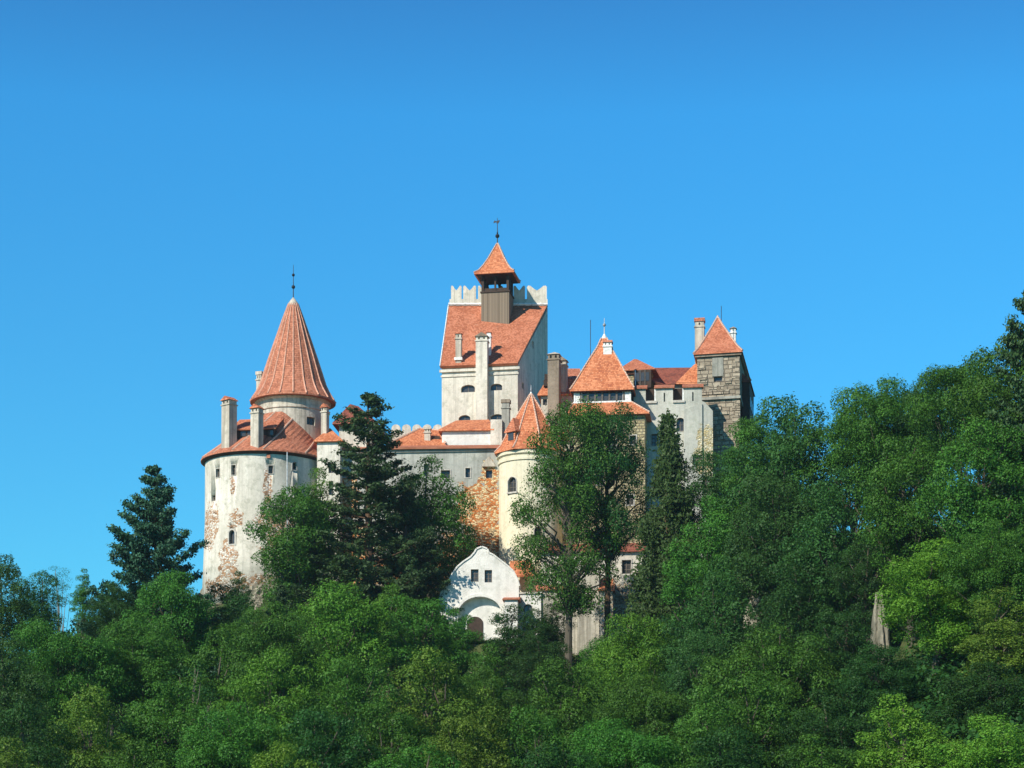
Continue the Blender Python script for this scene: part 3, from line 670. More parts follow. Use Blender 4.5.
# ---------- ranges between the towers
def range_block(name, label, pl, zb, zt, mat, wins, roof=None, cat='building', rmat=None, over=.35):
    root = thing(name, label, cat, (pl[0][0], pl[0][1], zb))
    g = prism(pl, zb, zt); w = part('wall', g, mat, root)
    windows(root, w, g, wins)
    if roof:
        q = outset(pl, over); part('roof', hull([(x, y, zt) for x, y in q]+[(x, y, zt-.12) for x, y in q]+[tuple(r) for r in roof]), rmat or M_tile, root)
    return root
M_rub = plaster('mottled_range_wall', (.60, .56, .46), (.38, .35, .29), .7, [(ORI(640, 470, 199), (4, 6)), (ORI(590, 530, 199), (5, 3))], (.45, .30, .16), (.55, .49, .36))
Zt = Z(415, 199.5)
def gate_tower():
    yaw = R(-7); pl = yawbox(573.5, 631, 199, 5.8, yaw, 400); zb = Z(600, 197); zf = Z(403.5, 199); zr = Z(392, 199)
    root = thing('galleried_tower', 'square tower with windowed gallery under a steep flared orange roof and white finial', 'tower', (pl[0][0], pl[0][1], zb))
    base = yawbox(570, 645, 198.2, 8, yaw, 425); zs = Z(416, 198.2)
    g = prism(base, zb, zs); w = part('wall', g, M_oldst, root)
    windows(root, w, g, [((590, 445, 7, 10), dict(surround=.1)), ((612, 445, 7, 10), dict(surround=.1)), ((633, 440, 6, 9), dict(surround=.1)), ((600, 480, 7, 10), dict(surround=.1)), ((630, 500, 7, 10), dict(surround=.1))])
    b2 = outset(base, .5)
    cx = sum(p[0] for p in pl)/4; cy = sum(p[1] for p in pl)/4
    part('skirt_roof', rings([[(x, y, zs-.1) for x, y in b2], [(x, y, zs+.02) for x, y in b2], [(x, y, zf) for x, y in outset(pl, .05)]]), M_tile_o, root)
    pb = outset(pl, .05)
    part('hip_tiles', [ridge_line([(b2[i][0], b2[i][1], zs+.05), (pb[i][0], pb[i][1], zf)], .09, .3) for i in range(4)], M_ridge, root)
    ga = part('gallery', prism(outset(pl, -.25), zf-.3, zr+.1), M_woodd, root)
    part('gallery_sill', prism(outset(pl, .02), zf-.005, zf+.16), M_framew, ga)
    FL, FR, BR_ = [Vector((*p, 0)) for p in pl[:3]]
    for (a, b, n) in ((FL, FR, 8), (FR, BR_, 7)):
        t = b-a; L = t.length; H = zr-zf-.16
        o = (a.x, a.y, zf+.155)
        for i in range(n+1):
            x = L*i/n; x = min(max(x, .12), L-.12)
            part('gallery_post', slab([(x-.09, 0), (x+.09, 0), (x+.09, H), (x-.09, H)], o, t, .16, .0), M_framed if 0 < i < n else M_framew, ga)
        for i in (0.2, n-1.2):
            x0 = L*(i)/n; part('white_panel', slab([(x0+.02, .0), (x0+L/n*1.0, .0), (x0+L/n*1.0, H), (x0+.02, H)], o, t, .1, .05), M_framew, ga)
        part('gallery_window', slab([(.1, .02), (L-.1, .02), (L-.1, H-.02), (.1, H-.02)], o, t, .05, .14), M_glass, ga)
    ev = outset(pl, .35); A = Z(339, cy); prof = [(1.0, zr-.02), (1.0, zr+.14), (.86, zr+.95), (.68, zr+2.1), (.45, zr+3.55), (.20, zr+(A-zr)*.84), (.09, A)]
    rr = [[(cx+(x-cx)*k, cy+(y-cy)*k, z) for x, y in ev] for k, z in prof]
    rg = rings(rr); part('roof', rg, M_tile_o, root)
    part('hip_tiles', [ridge_line([(q[i][0], q[i][1], q[i][2]+.03) for q in rr[1:]], .08, .3) for i in range(4)], M_ridge, root)
    part('soffit', prism(outset(pl, .25), zr-.10, zr-.03), M_woodd, root)
    fx = P(595.5, 338, cy)
    part('roof_cap', lathe(cx, cy, [(.34, A-.25), (.26, A+.15), (.08, A+.5)], 12), M_framew, root)
    finial(root, cx, cy, A+.4, Z(318, cy), [(Z(325, cy), .17)], .06, M_zinc)
    q = P(589, 343, cy+2.4); part('lightning_rod', tube([P(590.5, 356, cy+.3), P(590.5, 320, cy+.3)], .035), M_iron, root)
    q = hit(bvh_of(rg), 607, 356)[0]; chimney(root, (q.x+.1, q.y+.5), .85, .8, q.z-1, Z(340, q.y), yaw, M_framew, 'flat', M_tile_c, 2)
gate_tower()
def twin_stacks():
    # two tall stacks rise from the house between keep and gallery tower
    pl = yawbox(541, 582, 206, 7, R(-6), 400); zb = Z(480, 204); ze = Z(395, 206)
    root = range_block('stack_house', 'orange roofed house with two tall brown stacks between keep and galleried tower', pl, zb, ze, M_chim, [((545, 402, 4, 6), {})],
        [P(549, 376, 209.5), P(578, 370, 210)], rmat=M_tile_o)
    q = P(571, 376, 208); part('upper_roof', hull([P(563, 379, 207.5), P(582, 379, 207.5), P(565, 368.5, 209.5), P(580, 368.5, 209.5), P(563, 383, 207.5), P(582, 383, 207.5), P(563, 383, 210), P(582, 383, 210)]), M_tile_c, root)
    q = P(554.3, 400, 204.6); chimney(root, (q.x, q.y), 1.18, 1.1, Z(430, 204.6), Z(352, 204.6), R(-12), M_chimd, 'hip', M_chim, 2)
    q = P(562.5, 400, 206.2); chimney(root, (q.x, q.y), .95, .9, Z(430, 206.2), Z(357.5, 206.2), R(-12), M_chim, 'gable', M_chimd, 1)
    for px, py in ((546.5, 378), (545.5, 384)):
        q = P(px, py, 207.0); part('roof_vent', box((q.x, q.y, q.z-.3), .4, .9, .6), M_woodd, root)
twin_stacks()
def belvedere():
    pl = yawbox(622.5, 651, 206, 5, R(-12), 380); zb = Z(440, 204); ze = Z(371, 206)
    root = range_block('hip_roofed_house', 'small yellow stone house with dark timber gallery and shallow hipped roof', pl, zb, ze, M_oldst, [], [P(634, 359, 209), P(637, 359.2, 209)], over=.5)
    zg0 = Z(390, 206); a, b = Vector((*pl[0], 0)), Vector((*pl[1], 0)); t = b-a; L = t.length; H = ze-zg0
    g = part('timber_gallery', slab([(L*.42, 0), (L*1.03, 0), (L*1.03, H-.12), (L*.42, H-.12)], (a.x, a.y, zg0), t, .5, -.5), M_woodd, root)
    for i in range(3):
        x = L*(.5+.17*i); part('gallery_window', slab([(x, H*.35), (x+L*.12, H*.35), (x+L*.12, H*.8), (x, H*.8)], (a.x, a.y, zg0), t, .05, -.54), M_glass, g)
        part('gallery_post', slab([(x-.1, 0), (x-.02, 0), (x-.02, H-.15), (x-.1, H-.15)], (a.x, a.y, zg0), t, .1, -.6), M_framew if i == 0 else M_framed, g)
    part('stone_band', slab([(-.1, 0), (L*.44, 0), (L*.44, .25), (-.1, .25)], (a.x, a.y, Z(375, 206)), t, .2, -.2), M_tile_c, root)
    # lean-to roof falling away to the side
    part('side_roof', quad_roof(P(651, 380, 205.3), P(668, 386, 205.3), P(668, 383, 209), P(651, 368, 209.5)), M_tile_d, root)
belvedere()
def long_range():
    pl = yawbox(652, 700, 207.5, 5, R(-3), 385); zb = Z(440, 205); ze = Z(384, 207.5)
    root = range_block('long_roofed_range', 'low range with a long dark roof in painted shade behind the battlements', pl, zb, ze, M_greyp, [], [P(652, 367.8, 211), P(697, 367.5, 211)], rmat=M_tile_d)  # dark tile colour paints the shade of a slope turned from the sun
    part('lean_to_roof', hull([P(676, 382.5, 203.5), P(699, 382.5, 203.5), P(699, 362.5, 205.8), P(694, 364.5, 205.8), P(676, 384, 203.5), P(699, 384, 203.5), P(676, 382.5, 206), P(699, 383, 206)]), M_tile_o, root, label='bright orange lean-to roof against the stone tower')
long_range()
def battlement():
    yaw = R(-6); Y = 200.6
    pl = yawbox(633.5, 702, Y, 4.5, yaw, 400); zb = Z(600, 197); zt = Z(402.5, Y)
    root = thing('battlement_wall', 'grey rendered wall with tile capped battlements, slits and a sloping buttress', 'wall', (pl[0][0], pl[0][1], zb))
    spots = [(ORI(708, 450, 200), (1.3, 2.6)), (ORI(706, 462, 200), (1.5, 2.0))]
    m = plaster('battlement_render', (.40, .40, .345), (.56, .55, .48), .8, spots, (.5, .4, .2), (.58, .52, .36), streak=.3)
    g = prism(pl, zb, zt); w = part('wall', g, m, root)
    windows(root, w, g, [((680.3, 424.5, 7.5, 13.5, .8), dict(mull=(1, 1), surround=.05)), ((655, 440, 7, 12), dict(surround=.05)), ((668, 470, 7, 12), {})])
    a, b = Vector((*pl[0], 0)), Vector((*pl[1], 0)); t = (b-a).normalized(); L = (b-a).length; nb = Vector((-t.y, t.x, 0)); s = L/68.5
    zm = Z(388, Y)-zt
    for x0, x1 in ((0, 12.2), (22.3, 39.5), (50.3, 68.5)):
        x0 *= s; x1 *= s; o = a+Vector((0, 0, zt-.005))
        mg = slab([(x0, 0), (x1, 0), (x1, zm), (x0, zm)], o, t, .75, 0); mo = part('merlon', mg, m, root)
        if x1-x0 > 1.5:
            xm = (x0+x1)/2; cut(mo, [slab([(xm-.07, zm*-.1), (xm+.07, zm*-.1), (xm+.07, zm*.62), (xm-.07, zm*.62)], o, t, .6, -.1)])
        A = o+t*x0+Vector((0, 0, zm)); B = o+t*x1+Vector((0, 0, zm)); up = Vector((0, 0, .55))
        part('merlon_cap', hull([A-nb*.22-t*.15, B-nb*.22+t*.15, A+nb*1.2+up-t*.15, B+nb*1.2+up+t*.15, A-nb*.22-t*.15-Vector((0, 0, .12)), B-nb*.22+t*.15-Vector((0, 0, .12)), A+nb*1.2-t*.15, B+nb*1.2+t*.15]), M_tile_c, root)
    # set-back boards seen through the gaps and sloping sills
    for x0, x1 in ((12.2, 22.3), (39.5, 50.3)):
        x0 *= s; x1 *= s; o = a+Vector((0, 0, zt))
        part('shutter', slab([(x0-.1, -.1), (x1+.1, -.1), (x1+.1, zm*1.02), (x0-.1, zm*1.02)], o, t, .12, .78), M_woodd, root)
        part('sill', slab([(x0-.02, -.14), (x1+.1, -.14), (x1+.1, .1), (x0-.02, .1)], o, t, .2, -.14), M_frame, root)
        part('painted_lit_reveal', slab([(x1-.14, .1), (x1-.003, .1), (x1-.003, zm*.95), (x1-.14, zm*.95)], o, t, .6, .02), M_framew, root)  # white strip paints sunlight on the side face of the grey merlon
    # buttress with raking top
    h1 = Z(413, Y)-zb; hh = Z(403, Y)-zb
    bt = slab([(0, 0), (1.08, 0), (1.08, h1), (.25, hh-.1), (0, hh)], (b.x, b.y, zb), t, 3.5, -.12)
    bw = part('buttress', bt, m, root); windows(root, bw, bt, [])
    front = slab([(L*.735, 0), (L+.02, 0), (L+.02, zt-zb-.35), (L*.735, zt-zb-.9)], (a.x, a.y, zb), t, .3, -.3)
    fb = part('thickened_wall', front, m, root); windows(root, fb, front, [((697.3, 460, 9, 10), dict(mull=(1, 1), surround=.05))])
battlement()
def stone_tower():
    fl = XY(697.2, 203, 370); fr = XY(739.3, 202.0, 370); br = XY(747.5, 213.5, 400); bl = XY(705, 214.5, 400)
    zb = Z(560, 199); ze = Z(356, 202.4); zl = Z(398, 202.4)
    root = thing('stone_corner_tower', 'square tower of rough brown stone blocks with pointed red roof and overhanging flank', 'tower', (fl[0], fl[1], zb))
    up = [fl, fr, br, bl]; g = prism(up, zl+.15, ze); w = part('upper_wall', g, M_stone, root)
    windows(root, w, g, [((718, 379, 8.2, 5), dict(mull=(0, 0), surround=0))])
    # plain dressed panel above the opening
    q = P(718, 365, 202.4)
    lo = outset(up, -.12); lw_ = part('lower_wall', prism(lo, zb, zl-.12), M_stone, root)
    part('string_course', prism(outset(up, .12), zl-.12, zl+.15), M_greyp, root)
    a, b = Vector((*fl, 0)), Vector((*fr, 0)); t = (b-a).normalized(); L = (b-a).length; s = L/42.1
    part('dressed_panel', slab([(L*.36, 0), (L*.62, 0), (L*.62, 1.9), (L*.36, 1.9)], (a.x, a.y, Z(376, 202.4)), t, .1, -.06), M_greyp, root)
    # quoins standing proud down the corner
    rnd = random.Random(5)
    gs = []; z = zb+2
    k = 0
    while z < ze-.6:
        if not (zl-.65 < z < zl+.2):
            ln = .75 if k % 2 else .45; d = .05 if z > zl else -.07
            gs.append(slab([(L-ln, .03), (L+.05, .03), (L+.05, .5), (L-ln, .5)], (a.x, a.y, z), t, .4, -d))
        z += .55; k += 1
    quo = gs
    # rock-faced blocks standing a hand's breadth proud of the front
    gs = []
    z = Z(437, 201)
    while z < ze-.9:
        if not (zl-.75 < z < zl+.3):
            x = .05+rnd.random()*.4; off = 0 if z > zl else .12
            while x < L-1.2:
                wd = .5+rnd.random()*.6
                if x+wd > L-.8: break
                if not (L*.33 < x+wd and x < L*.65 and Z(380, 202.4)-.7 < z < Z(357, 202.4)) and rnd.random() < .8:
                    pr = .03+rnd.random()*.09
                    gs.append(slab([(x, .04), (x+wd, .04), (x+wd, .44), (x, .44)], (a.x, a.y, z), t, pr+.05, off-pr))
                x += wd+.08
        z += .52
    for g_ in quo+gs: graft(w if g_[0][0][2] > zl else lw_, g_)
    ev = outset(up, .35); cx = sum(p[0] for p in up)/4; cy = sum(p[1] for p in up)/4
    part('eave_cornice', prism(outset(up, .22), ze-.02, ze+.22), M_chimd, root)
    ap = P(717.6, 318, 208); rr = [[(x, y, ze+.2) for x, y in ev], [(x, y, ze+.34) for x, y in ev]]
    for k, f in ((.8, .16), (.5, .47), (.2, .79), (.02, 1.0)):
        rr.append([(ap.x+(x-ap.x)*k, ap.y+(y-ap.y)*k, ze+.34+(ap.z-ze-.34)*f) for x, y in ev])
    rg = rings(rr); part('roof', rg, M_tile, root)
    part('hip_tiles', [ridge_line([(q[i][0], q[i][1], q[i][2]+.03) for q in rr[1:]], .09, .3) for i in range(4)], M_ridge, root)
    part('lightning_rod', tube([P(721.3, 328, 208.6), P(721.3, 306, 208.6)], .035), M_iron, root)
    part('apex_tile', lathe(ap.x, ap.y, [(.16, ap.z-.3), (.12, ap.z+.1), (.03, ap.z+.3)], 8), M_ridge, root)
    q = P(699.8, 350, 206.5); chimney(root, (q.x, q.y), .95, .85, Z(372, 206.5), Z(319, 206.5), R(-10), M_chim, 'flat', M_tile_c, 1)
    q = P(733.3, 343, 210.5); chimney(root, (q.x, q.y), .55, .6, Z(356, 210.5), Z(326.5, 210.5), R(-12), M_framew, 'hip', M_chimd, 1)
    # overhanging bay carried on corbels along the flank
    FR, BRv = Vector((*fr, 0)), Vector((*br, 0)); tt = (BRv-FR).normalized(); nn = Vector((tt.y, -tt.x, 0))
    zc, zd = Z(386, 207), Z(424, 207)
    by = part('flank_bay', slab([(3.6, 0), (9.8, 0), (9.8, zc-zd), (3.6, zc-zd)], (FR.x, FR.y, zd), tt, .75, -.8), M_woodd, root)
    part('bay_roof', hull([FR+tt*3.4+nn*.95+Vector((0, 0, zc)), FR+tt*10+nn*.95+Vector((0, 0, zc)), FR+tt*3.4+Vector((0, 0, zc+1.0)), FR+tt*10+Vector((0, 0, zc+1.0)), FR+tt*3.4+Vector((0, 0, zc)), FR+tt*10+Vector((0, 0, zc))]), M_tile_d, by)
    for i in range(4):
        o = FR+tt*(4.0+i*1.7)+Vector((0, 0, zd-1.2)); part('corbel', hull([o, o+tt*.4, o+Vector((0, 0, 1.2)), o+tt*.4+Vector((0, 0, 1.2)), o+nn*.72+Vector((0, 0, 1.2)), o+nn*.72+tt*.4+Vector((0, 0, 1.2)), o+nn*.72+Vector((0, 0, .8)), o+nn*.72+tt*.4+Vector((0, 0, .8))]), M_woodd, by)
    part('bay_window', join(*[slab([(x, 1.6), (x+.5, 1.6), (x+.5, 2.6), (x, 2.6)], (FR.x, FR.y, zd), tt, .05, -.84) for x in (4.2, 5.7, 7.2, 8.7)]), M_glass, by)
stone_tower()
# ---------- lower walls and the gate chapel
def chapel():
    Y = 190.5; fl = P(441, 600, Y); s = scl(fl); zb = Z(640, Y); k = s/CT
    root = thing('white_gatehouse', 'bright white gatehouse with curved gable, twin dark windows and a deep arch', 'building', (fl.x, fl.y, zb))
    pts = [(440, 640), (519, 640), (519, 587), (516.5, 579), (513, 572), (507, 566.5), (500, 561), (493, 555.5), (488.5, 553.5), (487, 549.5), (482, 547.5), (477, 549.5), (475, 553), (471, 557.5), (464, 562), (458, 567), (453, 574), (449, 583), (443, 590), (440, 600)]
    poly = [((px-441)*s, (640-py)*k) for px, py in pts]
    t = (math.cos(R(-4)), math.sin(R(-4))); o = (fl.x, fl.y, zb)
    g = slab(poly, o, t, 1.3, 0); w = part('facade', g, M_chap, root)
    def arch(px, pyb, pyt, hw, d0, d1):
        x = (px-441)*s; z0 = (640-pyb)*k; z1 = (640-pyt)*k; r = hw*s
        a = [(x-r, z0), (x+r, z0)]+[(x+r*math.cos(u), z1-r*.82+r*.82*math.sin(u)) for u in np.linspace(0, math.pi, 15)]
        return slab([(float(p), float(q)) for p, q in a], o, t, d1-d0, d0)
    b = bvh_of(g); cs = [arch(480, 640.5, 597, 22, -.2, .7)]
    for px, py, ww, hh in ((474.7, 575.5, 7.6, 12.5), (488.3, 576.2, 7.4, 12.5)):
        cs.append(window(root, b, px, py, ww, hh, 0, None, (1, 2), .4))
    cut(w, cs)
    part('arch_back', arch(480, 640, 598, 21.9, .703, .86), M_chap, root)
    part('gate_door', arch(474.5, 640, 616, 8, .62, .70), M_woodd, root)
    part('small_window', arch(497, 622, 614, 2.2, .64, .70), M_glass, root)
    part('arch_moulding', join(*[slab([(float((480-441)*s+22.2*s*math.cos(u)), float((640-597)*k-22*.82*s+22.2*.82*s*math.sin(u))), (float((480-441)*s+22.2*s*math.cos(v)), float((640-597)*k-22*.82*s+22.2*.82*s*math.sin(v))),
        (float((480-441)*s+24.6*s*math.cos(v)), float((640-597)*k-22*.82*s+24.6*.86*s*math.sin(v))), (float((480-441)*s+24.6*s*math.cos(u)), float((640-597)*k-22*.82*s+24.6*.86*s*math.sin(u)))], o, t, .1, -.09) for u, v in zip(np.linspace(0, math.pi, 17)[:-1], np.linspace(0, math.pi, 17)[1:])]), M_chap, root)
    # coping on the gable outline
    cp = []
    for (x0, z0), (x1, z1) in zip(poly[2:-1], poly[3:]):
        dx, dz = x1-x0, z1-z0; L = math.hypot(dx, dz); nx, nz = dz/L, -dx/L
        cp.append(slab([(x0, z0), (x0+nx*.14, z0+nz*.14), (x1+nx*.14, z1+nz*.14), (x1, z1)][::-1], o, t, 1.5, -.1))
    part('gable_coping', join(*cp), M_chap, root)
    # nave behind with its own roof
    T = Vector((*t, 0)); N = Vector((-t[1], t[0], 0)); O = Vector(o); Wd = 76*s
    p0 = O+T*.3+N*1.3; pl = [p0, p0+T*(Wd-.4), p0+T*(Wd-.4)+N*6, p0+N*6]
    zn = (640-583)*k; part('nave_wall', prism([(q.x, q.y) for q in pl], zb, zb+zn), M_chap, root)
    zr = (640-556)*k
    part('nave_roof', hull([q+Vector((0, 0, zn)) for q in pl]+[O+T*(Wd/2)+N*1.32+Vector((0, 0, zr)), O+T*(Wd/2)+N*7+Vector((0, 0, zr))]), M_tile_o, root)
    # side porch with its own small tiled roof
    pp = yawbox(504.5, 517.5, Y-2.2, 2.3, R(-4), 610); zp = Z(599, Y-2.2)
    po = part('porch', prism(pp, zb-.5, zp), M_chap, root); q = outset(pp, .2)
    part('porch_roof', hull([(x, y, zp) for x, y in q]+[(x, y, zp-.1) for x, y in q]+[(q[3][0], q[3][1], zp+.55), (q[2][0], q[2][1], zp+.55)]), M_tile_c, po)
    # low wing
    pp = yawbox(519.5, 541, Y-.4, 3, R(-4), 610); zp = Z(594, Y-.4); gg = prism(pp, zb-.5, zp); lw = part('low_wing', gg, M_chap, root)
    windows(root, lw, gg, [((528, 611, 9, 14, 1.0), dict(mull=(1, 0)))])
    part('low_wing_coping', prism(outset(pp, .12), zp, zp+.16), M_frame, root)
chapel()
def terraces():
    # retaining wall with orange coping
    A, B = XY(538, 190.2, 600), XY(582, 190.0, 600); zb = Z(670, 187); zt = Z(590.5, 190)
    pl = [A, B, (B[0], B[1]+1.2), (A[0], A[1]+1.2)]
    root = thing('retaining_wall', 'grey stained retaining wall with orange tile coping beside the white gatehouse', 'wall', (A[0], A[1], zb))
    m = plaster('terrace_render', (.66, .62, .52), (.40, .37, .30), .8, [(ORI(620, 610, 190), (2.5, 3))], (.42, .3, .18), (.55, .5, .38), streak=.5)
    part('wall', prism(pl, zb, zt), m, root)
    q = outset(pl, .2); part('coping', hull([(x, y, zt) for x, y in q]+[(x, y, zt+.1) for x, y in q]+[((q[0][0]+q[3][0])/2, (q[0][1]+q[3][1])/2, zt+.65), ((q[1][0]+q[2][0])/2, (q[1][1]+q[2][1])/2, zt+.65)]), M_tile_c, root)
    # buttressed white wall with tiled shoulder
    pl = yawbox(577, 599, 189.6, 2.5, R(-5), 600); zt = Z(574, 189.6)
    r2 = thing('buttressed_wall', 'mottled white wall and pier between the two tall bare trunks', 'wall', (*pl[0], zb))
    part('wall', prism(pl, zb, zt), m, r2); part('coping', prism(outset(pl, .1), zt, zt+.2), M_frame, r2)
    pl = yawbox(599.5, 613, 189.1, 2.8, R(-5), 600); zt = Z(590, 189.1); part('pier', prism(pl, zb, zt), m, r2)
    q = outset(pl, .15); part('pier_roof', hull([(x, y, zt) for x, y in q]+[(x, y, zt-.1) for x, y in q]+[(q[3][0], q[3][1], Z(578, 191.5)), (q[2][0], q[2][1], Z(578, 191.5))]), M_tile_o, r2)
    pl = yawbox(613, 646, 190.6, 2, R(-5), 600); zt = Z(576, 190.6); g = prism(pl, zb, zt); w = part('flank_wall', g, m, r2)
    windows(r2, w, g, [((630, 603, 6, 9), {})])
    # gate lodge above
    pl = yawbox(541, 655, 195.5, 5, R(-4), 570); zb2 = Z(620, 194); zt = Z(553, 195.5); g = prism(pl, zb2, zt)
    r3 = thing('lower_lodge', 'long cream lodge with flat eaves half hidden behind the two tall trees', 'building', (*pl[0], zb2))
    w = part('wall', g, M_white, r3)
    windows(r3, w, g, [((560, 573, 8, 13), dict(frame=M_framew, surround=.12)), ((626.5, 567, 9, 14), dict(surround=.14, sill=True)), ((590, 570, 7, 11), dict(surround=.1)), ((645, 567, 6, 11), {})])
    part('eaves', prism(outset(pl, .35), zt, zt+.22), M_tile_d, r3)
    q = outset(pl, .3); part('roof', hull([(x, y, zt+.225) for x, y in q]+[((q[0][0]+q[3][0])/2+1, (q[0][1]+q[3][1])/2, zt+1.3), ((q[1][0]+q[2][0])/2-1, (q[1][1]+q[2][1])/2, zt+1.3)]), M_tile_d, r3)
    # main range wall behind the trees
    pl = yawbox(556, 640, 201.5, 6, R(-4), 480)
    r4 = range_block('inner_range', 'tall mottled plaster range rising behind the two tall trees', pl, Z(580, 199), Z(440, 201.5), M_rub, [((575, 470, 7, 11), dict(surround=.1)), ((575, 505, 7, 11), dict(surround=.1)), ((560, 520, 6, 10), {})], [P(575, 425, 204.5), P(630, 425, 204.5)])
terraces()
# ================================================================== THE HILL
def ss(a, b, x): x = np.clip((x-a)/(b-a), 0, 1); return x*x*(3-2*x)
def ground(x, y):
    x = np.asarray(x, float); y = np.asarray(y, float)
    k = np.clip((y-85)/(198-85), 0, 1)**2.2
    back = 1-ss(228, 300, y)
    h = 27.0*k*(.30+.70*ss(-85, -32, x))*back
    h = h*(1-.30*ss(26, 60, x)*ss(165, 215, y))
    right = ss(10, 34, x)*ss(70, 125, y)*(1-ss(165, 235, y))
    h = h+15.0*right*(1+.5*ss(34, 60, x))
    h = h+3.6*np.exp(-(((x+22)/13)**2+((y-207)/11)**2))
    h = h+2.0*np.exp(-(((x-12)/22)**2+((y-210)/12)**2))
    h = h+.5*np.sin(x*.31+y*.17)+.4*np.sin(x*.13-y*.29+1.3)
    return h*1.0
def gz(x, y): return float(ground(x, y))
def terrain():
    xs = np.concatenate([np.linspace(-3000, -170, 12), np.linspace(-160, 160, 161), np.linspace(170, 3000, 12)])
    ys = np.concatenate([np.linspace(-600, 20, 10), np.linspace(24, 330, 154), np.linspace(345, 5000, 14)])
    X, Y = np.meshgrid(xs, ys); Z_ = ground(X, Y)-.02
    fade = np.clip(1-(np.abs(X)-160)/200, 0, 1); Z_ = Z_*fade
    Z_ += .35*np.sin(X*1.1)*np.cos(Y*.9)*(np.abs(X) < 165)
    v = np.stack([X, Y, Z_], -1).reshape(-1, 3); nx, ny = len(xs), len(ys)
    f = [[j*nx+i, j*nx+i+1, (j+1)*nx+i+1, (j+1)*nx+i] for j in range(ny-1) for i in range(nx-1)]
    me = bpy.data.meshes.new('ground'); me.from_pydata([tuple(map(float, q)) for q in v], [], f); me.polygons.foreach_set('use_smooth', [True]*len(f))
    t = NT('forest_floor'); p = t.pos()
    col = t.ramp(t.noise(p, .35, 6, .65), [(.3, (.03, .05, .015)), (.5, (.05, .085, .02)), (.7, (.10, .09, .045))])
    rock = t.ramp(t.noise(p, .9, 6, .7), [(.62, 0.0), (.68, 1.0)])
    col = t.mix(rock, col, (.36, .32, .24)); me.materials.append(t.out(t.bsdf(col, .95, t.noise(p, 2, 6, .7), 1, .2)))
    o = bpy.data.objects.new('ground', me); COL.objects.link(o); o['kind'] = 'structure'
terrain()
def crag(name, label, cx, cy, rx, ry, z0, z1, seed, taper=.42):
    rng = np.random.RandomState(seed); n, m = 110, 34; v = []; ph = rng.rand(12)*6.28
    for j in range(m+1):
        f_ = j/m
        for i in range(n):
            a = 2*math.pi*i/n
            r = 1-taper*f_**2.2+.09*math.sin(3*a+ph[0]+2*f_)+.07*math.sin(7*a+ph[1]+5*f_)+.05*math.sin(13*a+ph[2]+9*f_)+.02*(rng.rand()-.5)
            q = Vector((cx+rx*math.cos(a), cy+ry*math.sin(a), (z0+(z1-z0)*f_))); r += .16*mnoise.noise(q*.33)+.10*mnoise.noise(q*.9)+.05*mnoise.noise(q*2.2)
            v.append((cx+rx*r*math.cos(a), cy+ry*r*math.sin(a), z0+(z1-z0)*f_+.25*(rng.rand()-.5)))
    f = [[j*n+i, j*n+(i+1) % n, (j+1)*n+(i+1) % n, (j+1)*n+i] for j in range(m) for i in range(n)]+[[m*n+i for i in range(n)]]
    o = part(name, (v, f, None), M_rock, None); o['label'] = label; o['category'] = 'rock'; return o
q = P(265, 590, 205); crag('rock_crag', 'pale limestone crag carrying the round bastion above the trees', q.x, 206, 8.8, 9.5, 18, Z(578, 199), 3)
q = P(420, 590, 206); crag('rock_crag', 'pale limestone ledge under the grey curtain wall behind the big pine', q.x+1, 207, 13, 7.5, 18, Z(580, 201), 7)
for px, py, Y, w, h, lb in ((881, 606, 139, .75, 1.6, 'narrow pale cliff face showing between dark trees beside the bright green ash'), (772, 605, 158, 3.0, 4.0, 'small broken rock outcrop glimpsed in the shade among the wooded slope')):
    q = P(px, py, Y); crag('rock_outcrop', lb, q.x, Y+w*.6, w, w*1.6, q.z-h-6, q.z+h*.6, int(px), .75)

# ================================================================== VEGETATION
def leaf_mat(name, a, b, tr=.30):
    t = NT(name); g = t.n('ShaderNodeNewGeometry'); oi = t.n('ShaderNodeObjectInfo')
    tc = t.n('ShaderNodeTexCoord').outputs['Object']
    n = t.noise(tc, .45, 3, .6)
    k = t.math('ADD', t.math('MULTIPLY', n, .75), t.math('MULTIPLY', g.outputs['Random Per Island'], .45))
    col = t.mix(t.ramp(k, [(.30, 0.0), (.85, 1.0)]), a, b)
    hv = t.n('ShaderNodeHueSaturation', {'Hue': t.math('ADD', .488, t.math('MULTIPLY', oi.outputs['Random'], .024)), 'Saturation': 1.0, 'Value': t.math('ADD', .82, t.math('MULTIPLY', oi.outputs['Random'], .36)), 'Color': col}).outputs[0]
    d = t.n('ShaderNodeBsdfPrincipled', {'Base Color': hv, 'Roughness': .55, 'Specular IOR Level': .22}).outputs[0]
    tl = t.n('ShaderNodeBsdfTranslucent', {'Color': t.mix(.5, hv, (.10, .20, .02))}).outputs[0]
    return t.out(t.n('ShaderNodeMixShader', {0: tr, 1: d, 2: tl}).outputs[0])
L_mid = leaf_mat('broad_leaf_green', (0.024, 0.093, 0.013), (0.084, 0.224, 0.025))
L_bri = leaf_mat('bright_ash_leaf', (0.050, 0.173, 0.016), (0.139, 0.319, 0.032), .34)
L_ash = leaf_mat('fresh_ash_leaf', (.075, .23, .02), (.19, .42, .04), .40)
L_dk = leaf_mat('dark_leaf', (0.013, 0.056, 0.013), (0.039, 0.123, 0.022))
L_teal = leaf_mat('bluish_leaf', (0.021, 0.082, 0.018), (0.055, 0.159, 0.031))
L_yel = leaf_mat('yellowing_leaf', (0.047, 0.123, 0.014), (0.152, 0.246, 0.029))
L_yg = leaf_mat('yellow_green_leaf', (0.072, 0.200, 0.018), (0.177, 0.337, 0.034), .34)
L_pine = leaf_mat('pine_needles', (.022, .062, .022), (.060, .125, .038), .15)
